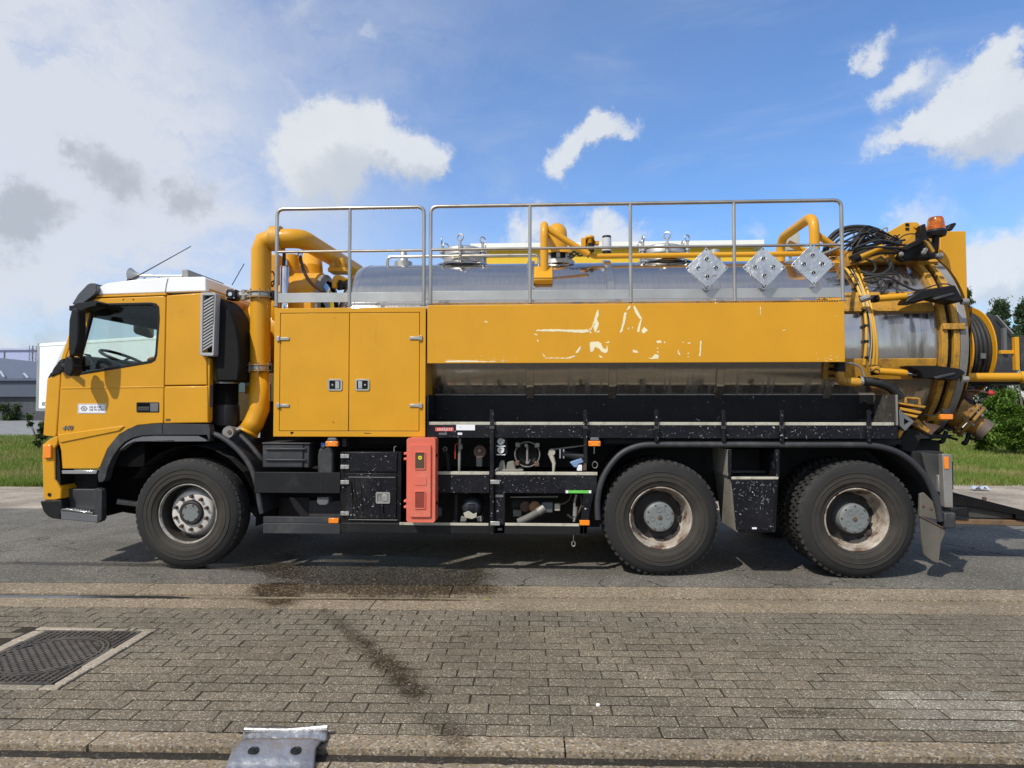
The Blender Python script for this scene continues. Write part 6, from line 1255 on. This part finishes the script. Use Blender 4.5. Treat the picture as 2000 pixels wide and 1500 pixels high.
MB().ppoly([(1428.5,937.5),(1519,937.5),(1507,1035),(1437.5,1035)], -.006, -.0005).build('locker_front', black_chip, tl, .003)
MB().ppoly([(1427,931.5),(1521,931.5),(1520,936.5),(1428,936.5)], -.008, .02).build('edge_strip', cream, tl, .003)
for a, b in ((1421,1428.5),(1514.5,1522.5)): MB().ppoly([(a,878),(b,878),(b,931),(a+2,931)], -.006, .55).build('locker_post', black_chip if a > 1500 else dustside, tl, .003)
MB().pbox(1421.5, 878, 1428.5, 936, -.010, -.0065).build('post_face', black_chip, tl, .002); MB().pbox(1428.5, 878, 1514.5, 931, .45, .5).build('locker_back', under, tl); MB().pbox(1429, 919, 1514, 924, .3, .32).build('inner_lip', plastic, tl)
MB().pbox(1469, 1030, 1478, 1033.5, -.008, -.0065).build('white_label', stick, tl, 0, 0)
for i in range(70):
    px_ = r3.uniform(1432,1512); py_ = 940+abs(r3.gauss(0,38)); s = abs(r3.gauss(.6,.4))+.25
    if py_ < 1030 and 1429+(py_-937)*.08 < px_ < 1517-(py_-937)*.11:
        a = r3.uniform(0, pi); e = r3.choice([1,1,2,4]); ca, sa = cos(a), sin(a)
        MB().ppoly([(px_+s*e*ca,py_+s*e*sa),(px_-s*.45*sa,py_+s*.45*ca),(px_-s*e*ca,py_-s*e*sa),(px_+s*.45*sa,py_-s*.45*ca)], -.0072, -.0062).build('paint_chip', galv, tl, 0, 0)
# rear guard with reflector post, buffer, flap
MB().pbox(1783, 882, 1842, 932, .16, .4).build('tail_box', under, T, .006); MB().ppoly([(1800,884),(1842,888),(1842,992),(1815,940),(1805,905)], .10, .14).build('tail_side_plate', worn('dark_grey_steel', (.05,.05,.048), .6, var=.3, grime=(.11,.10,.09), grime_thr=.55), T, .004)
rp2 = MB().ppoly([(1841,887),(1859.5,887.5),(1862,992),(1845,991)], .0, .07).build('tail_post', oldsteel, T, .006); MB().pbox(1844.5, 892, 1853.5, 916, -.006, -.0005).build('side_reflector', orange, rp2, .003); MB().box(X(1842,0,940), X(1861,0,940), .071, 2.4, Z(990,0,1850)+.12, Z(960,0,1850)+.14).build('rear_bumper_beam', oldsteel, T, .008)
MB().pbox(1845, 1001.5, 1867.5, 1032.5, -.01, .12).build('rubber_buffer', plastic, T, .012)
MB().ppoly([(1797,965),(1805,962),(1828,985),(1830,1016),(1796,1007)], .02, .05).build('flap_plate', dustflap, T, .004)
MB().ppoly([(1797,1008),(1848,1032),(1845,1045),(1838,1060),(1834,1100),(1819,1095),(1806,1085),(1800,1050)], .03, .06).build('mud_flap', dustflap, T, .004)
MB().ppoly([(1796,1006),(1847,1031.5),(1846,1034),(1796,1009)], .02, .035).build('flap_clamp_bar', rust, T, .002)
for px_, py_ in ((1803,988),(1818,993)): MB().lathe([(0,.014),(-.008,.012),(-.008,0)], at(px_,py_,.02), (0,1,0), 10).build('flap_bolt', rust, T)

# ================================================================== ramp behind the truck
rq = ground(1950, 1030); R_ = empty('loading_ramp', (rq.x, rq.y, 0), 'dark steel ramp with a timber plank lying on the road behind the tanker', 'ramp')
yr = .75
m = MB().ppoly([(1858,961),(1864,962),(2060,1012),(2060,1019),(1900,990),(1858,988)], yr, yr+.08); m.build('side_beam', black_oil, R_, .006)
m = MB().ppoly([(1858,992),(1890,990),(1892,1010),(1858,1008)], yr-.02, yr+.2); m.build('hinge_block', plastic_blk, R_, .008)
m = MB().ppoly([(1890,990),(1972,992),(1987,1013),(1893,1011)], yr+.05, yr+.12); m.build('dark_side_plate', worn('dusty_dark_steel',(.055,.05,.045),.7,var=.3), R_, .005)
m = MB().ppoly([(1862,1014),(2060,1018),(2060,1029),(1862,1024)], yr+.02, yr+.35); m.build('timber_plank', wood, R_, .006)
m = MB().ppoly([(1985,1005),(2060,1020),(2060,1025),(1985,1014)], yr, yr+.3); m.build('deck_plate', black_oil, R_, .004)
MB().tube([at(1922.5,977,yr+.02), at(1922.5,971,yr+.02)], .02, 8).build('stop_pin', rust, R_)

# ================================================================== THE BACKGROUND
bark = worn('tree_bark', (.10,.085,.065), .9, var=.3)
def leaves(n, cen, size, flat=.5, seed=0, droop=0):
    r = np.random.default_rng(seed); V = []; Fc = []
    for i in range(n):
        c = np.array(cen(r)); s = size*r.uniform(.6,1.3); d = r.normal(size=3); d[2] *= flat; d /= np.linalg.norm(d)+1e-6
        u = np.cross(d, [0,0,1.0001]); u /= np.linalg.norm(u)+1e-6; nrm = np.cross(u, d); b = len(V)
        V += [c-d*s, c+u*s*.42+nrm*s*.1, c+d*s-np.array([0,0,droop*s]), c-u*s*.42+nrm*s*.1]; Fc.append((b,b+1,b+2,b+3))
    return MB().add(V, Fc)
def bush(name, px, py, dist_, wid, hgt, n, size, m, label, seed, stems=5, group=None, cat='bush'):
    base = far(px, py, dist_); base.z = -.03; t = empty(name, base, label, cat, group); r0 = np.random.default_rng(seed)
    cl = [(r0.normal(0,.42)*wid, r0.normal(0,.35)*wid, hgt*r0.uniform(.12,.95), r0.uniform(.16,.34)) for _ in range(max(9, n//300))]
    cl = [(a*sqrt(max(.1,1-(z/hgt)**2*.75)), b, z, q) for a, b, z, q in cl]
    def cen(r):
        a, b, z, q = cl[r.integers(len(cl))]; v = r.normal(size=3)*q*min(wid,hgt)*.55
        return base.x+a+v[0], base.y+b+v[1], max(.03, z+v[2]*.8)
    leaves(n, cen, size, .6, seed, .3).build('foliage', m, t, smooth=0)
    for i in range(stems):
        a, b, z, q = cl[i % len(cl)]
        MB().tube(spline([base, base+Vector((a*.4,b*.4,z*.55)), base+Vector((a,b,z))], 4), [.03*hgt*.5*(1-.8*j/8) for j in range(9)], 6).build('stem', bark, t)
    return t
def conifer(px, py, dist_, top_py, wid, n, m, label, seed, group):
    base = far(px, py, dist_); base.z = -.03; H = far(px, top_py, dist_).z; t = empty('conifer_tree', base, label, 'tree', group); r0 = np.random.default_rng(seed)
    MB().tube([base+Vector((.02*H*sin(i*.9+seed),0,H*i/8)) for i in range(9)], [.13*(1-.9*i/8)+.01 for i in range(9)], 8).build('trunk', bark, t)
    br = []; cm = MB()
    for i in range(70):
        u = r0.uniform(.18,.985); a = r0.uniform(0,2*pi); L = wid*(1-u)**.9*r0.uniform(.45,1.12)+.05
        st = base+Vector((0,0,H*u)); en = st+Vector((cos(a)*L, sin(a)*L, L*r0.uniform(.05,.5))); br.append((st, en, L)); cm.tube([st, en], [.025,.006], 4)
    cm.build('limbs', bark, t)
    def cen(r):
        st, en, L = br[r.integers(len(br))]; f = r.uniform(.12,1.03)**.8; p = st+(en-st)*f; s = .05*wid*(1.25-f)+.025
        return p.x+r.normal(0,s), p.y+r.normal(0,s), p.z+r.normal(0,s*.8)
    leaves(n, cen, .085, .8, seed, .2).build('crown', m, t, smooth=0)
    return t
conif_m = leaf_mat('conifer_foliage', (.065,.11,.055), (.13,.18,.09), None, .25)
bush_m = leaf_mat('shrub_leaves', (.055,.12,.014), (.165,.26,.04), None, .3)
birch_m = leaf_mat('pale_shrub_leaves', (.09,.16,.03), (.16,.24,.06), None, .35)
sap_m = leaf_mat('sapling_leaves', (.03,.06,.02), (.075,.12,.035), None, .2)
conifer(1960, 840, 31, 586, 2.5, 17000, conif_m, 'dark pointed conifer behind the hose reel at the right edge', 3, 'trees beyond the shrubs')
conifer(2010, 840, 33, 582, 2.7, 17000, conif_m, 'tall conifer at the far right edge beside the pointed one', 5, 'trees beyond the shrubs')
conifer(1893, 840, 34, 562, 1.8, 11000, conif_m, 'narrow conifer tip showing just beside the yellow upright plate', 8, 'trees beyond the shrubs')
bush('shrub', 1978, 885, 20.5, .62, 1.75, 9000, .075, bush_m, 'dense bright green shrub nearest the road at right', 11, group='shrubs behind the tanker')
bush('shrub', 1925, 882, 22.0, .55, 1.35, 6000, .075, bush_m, 'lower green shrub just behind the yellow outlet valve', 12, group='shrubs behind the tanker')
bush('shrub', 1955, 880, 23.5, .9, 2.1, 7000, .08, bush_m, 'tall green shrub standing behind the two lower shrubs at right', 21, group='shrubs behind the tanker')
bush('shrub', 2040, 885, 21.0, .7, 1.8, 6000, .08, bush_m, 'green shrub cut by the right frame edge', 13, group='shrubs behind the tanker')
bush('young_tree', 2002, 800, 27, .9, 4.6, 4200, .085, birch_m, 'loose pale green young tree above the shrubs by the white building', 14, 4, cat='tree')
bush('sapling', 76, 862, 23, .42, 1.55, 800, .075, sap_m, 'thin dark leafy sapling beside the front of the yellow cab', 15, 6, cat='sapling')
bush('hedge', 15, 822, 72, 2.6, 1.5, 2600, .16, sap_m, 'low dark hedge along the foot of the blue grey warehouse', 16, 3, cat='hedge')
# white building at the right with fence posts
wb = worn('white_wall', (.78,.78,.78), .7, var=.05)
a0 = far(1835, 800, 45); a1 = far(2300, 800, 45); zt = far(1900, 744, 45).z
t = empty('white_building', (a0.x, a0.y, -.06), 'low white building seen behind the shrubs at right', 'building')
MB().box(a0.x, a1.x, a0.y, a0.y+12, -.06, zt).build('wall', wb, t); MB().box(a0.x-.2, a1.x, a0.y-.25, a0.y+12.2, zt, zt+.22).build('roof', worn('grey_roof_edge', (.3,.3,.31), .7), t)
for i, px in enumerate((1892, 1966, 2030)):
    p = far(px, 830, 30); setp(MB().tube([(p.x,p.y,-.05),(p.x,p.y,2.3)], .045, 8).build('fence_post', under), ['thin dark post behind the outlet valve', 'thin dark post among the shrubs before the white building', 'thin dark post at the right edge'][i], 'post', 'dark posts at right')
# tall warehouse whose yellow and white top shows above the tank
d0 = 46; p0 = far(920, 478, d0); p1 = far(1485, 474, d0-.6); zt = p0.z
t = empty('yellow_building', (p0.x, p0.y, -.06), 'yellow building with white parapet showing above the silver tank', 'building')
zm = far(1200, 491, d0).z; yw = worn('yellow_cladding', (.74,.47,.02), .6, var=.03)
MB().box(p0.x+.25, p1.x-.65, p0.y, p0.y+14, -.06, zm).build('wall', yw, t); MB().box(p0.x, p1.x, p0.y-.35, p0.y+14, zm, zt).build('parapet', worn('cream_parapet', (.80,.79,.74), .6, var=.03), t)
# blue-grey warehouse at left
bl = worn('blue_grey_roof', (.085,.105,.15), .5, var=.08); bf = worn('slate_fascia', (.07,.086,.12), .6, var=.05); bw = worn('dark_warehouse_wall', (.062,.066,.075), .7, var=.15)
D = 72; e0 = far(-260, 744, D); e1 = far(330, 748, D); zf = far(20, 744.5, D).z; zb = far(20, 775, D).z
t = empty('warehouse', (e0.x, e0.y, -.06), 'long low blue grey warehouse at the left behind the white trailer', 'building')
MB().box(e0.x, e1.x, e0.y+.4, e0.y+30, -.06, zb+.02).build('wall', bw, t); MB().box(e0.x, e1.x, e0.y, e0.y+30, zb, zf).build('fascia', bf, t)
rz0 = far(0, 706, D+14).z; rz1 = far(69, 718, D+14).z; m = MB(); sl = (rz1-rz0)/(far(69,718,D+14).x-far(0,706,D+14).x); x0_ = far(0,706,D+14).x
ev = zf+.01; rr0 = rz0+sl*(e0.x-x0_); rr1 = max(ev+.3, rz0+sl*(e1.x-x0_))
m.add([(e0.x,e0.y-.3,ev),(e1.x,e0.y-.3,ev),(e1.x,e0.y+14,rr1),(e0.x,e0.y+14,rr0),(e0.x,e0.y-.3,ev+.25),(e1.x,e0.y-.3,ev+.25),(e1.x,e0.y+14,rr1+.25),(e0.x,e0.y+14,rr0+.25)], [(0,3,2,1),(4,5,6,7),(0,1,5,4),(1,2,6,5),(2,3,7,6),(3,0,4,7)])
m.build('roof', bl, t, smooth=0)
def rp(px, f): x = far(px, 730, D+14*f).x; zz = ev+.25+f*((rz0+sl*(x-x0_))-ev); return Vector((x, e0.y-.3+14.3*f, zz))
for px in (-60, 14, 62, 120):
    a, b = rp(px+6, .22), rp(px-6, .55); n_ = (b-a).normalized(); s_ = Vector((.13,0,0)); u_ = Vector((0,0,.12))
    MB().add([a-s_, a+s_, b+s_, b-s_, a-s_+u_, a+s_+u_, b+s_+u_, b-s_+u_], [(0,3,2,1),(4,5,6,7),(0,1,5,4),(1,2,6,5),(2,3,7,6),(3,0,4,7)]).build('skylight', worn('pale_skylight', (.35,.37,.42), .4), t)
q0 = far(-200, 720, 118); q1 = far(150, 720, 118); zq = far(30, 685, 118).z
t = empty('distant_hall', (q0.x, q0.y, -.06), 'pale lilac blue hall far behind the blue grey warehouse roof', 'building')
MB().box(q0.x, q1.x, q0.y, q0.y+20, -.06, zq).build('wall', worn('pale_lilac_cladding', (.36,.40,.58), .6, var=.04), t)
MB().box(q0.x-.3, q1.x+.3, q0.y-.3, q0.y+20, zq, zq+.35).build('roof', worn('pale_roof_edge', (.42,.44,.58), .6), t)
p = far(63, 722, 95); zt = far(63, 675, 95).z; t = empty('lattice_mast', (p.x, p.y, -.06), 'thin steel lattice mast rising behind the warehouse beside the trailer', 'mast')
s_ = .28; st_m = worn('mast_steel', (.16,.16,.18), .6)
for sx, sy in ((-1,-1),(1,-1),(1,1),(-1,1)): MB().tube([(p.x+sx*s_,p.y+sy*s_,-.06),(p.x+sx*s_,p.y+sy*s_,zt)], .05, 5).build('leg', st_m, t)
m = MB(); z = 1
while z < zt-.6:
    m.tube([(p.x-s_,p.y-s_,z),(p.x+s_,p.y-s_,z+.0)], .03, 4); m.tube([(p.x-s_,p.y-s_,z),(p.x+s_,p.y-s_,z+.6)], .025, 4); m.tube([(p.x+s_,p.y+s_,z),(p.x-s_,p.y+s_,z+.6)], .025, 4); z += .6
m.build('bracing', st_m, t)
p = far(8, 722, 98); setp(MB().tube([(p.x,p.y,-.06),(p.x,p.y,far(8,684,98).z)], .11, 8).build('lighting_pole', st_m), 'plain dark pole rising behind the warehouse roof at the left edge', 'pole')
# white box semi-trailer
tc_ = far(70, 800, 26); ang = YAW-radians(25.0); u = Vector((cos(ang), sin(ang), 0)); v = Vector((-sin(ang), cos(ang), 0)); org = Vector((tc_.x, tc_.y, 0))
t = empty('box_trailer', org, 'white box semi trailer parked beyond the cab at left', 'trailer'); zb_, zt_ = far(75, 803, 26).z, far(70, 671, 26).z
def tb(a0, a1, b0, b1, z0, z1): 
    m = MB(); m.box(a0, a1, b0, b1, z0, z1); m.v = [tuple(org+u*x+v*y+Vector((0,0,z))) for x, y, z in m.v]; return m
tw = worn('trailer_panel', (.80,.80,.80), .4, var=.02)
tb(.16, 13.5, 0, 2.5, zb_+.1, zt_).build('body', tw, t, bevel=.02); tb(0, .16, -.01, 2.51, zb_, zt_+.02).build('rear_frame', galv, t, bevel=.01)
tb(.16, 13.5, -.02, .03, zb_, zb_+.1).build('lower_rail', galv, t); tb(.16, 13.5, -.015, .02, zt_-.12, zt_-.05).build('upper_rail', white, t)
tb(.5, 12.5, .7, 1.8, zb_-.25, zb_-.01).build('chassis', under, t)
for a in (2.2, 3.5, 4.8):
    for b in (.0, 2.2):
        m = MB().lathe([(0,.28),(0,.48),(.03,.52),(.27,.52),(.3,.48),(.3,.28)], org+u*a+v*b+Vector((0,0,.52)), v, 20); w_ = m.build('wheel', rubber, t)
        MB().lathe([(.02,.28),(.10,.2),(.10,0)], org+u*a+v*b+Vector((0,0,.52)), v, 16).build('rim', plastic_lt, w_)
for z in (zb_+.35, zb_+1.2, zb_+2.0): tb(-.03, .0, .02, .10, z, z+.12).build('hinge', galv, t)
tx = text('KOLL', 'lettering', ink, t, org+u*.42-v*.012+Vector((0,0,zb_+.28)), .2, .002, 0, (pi/2, 0, ang))
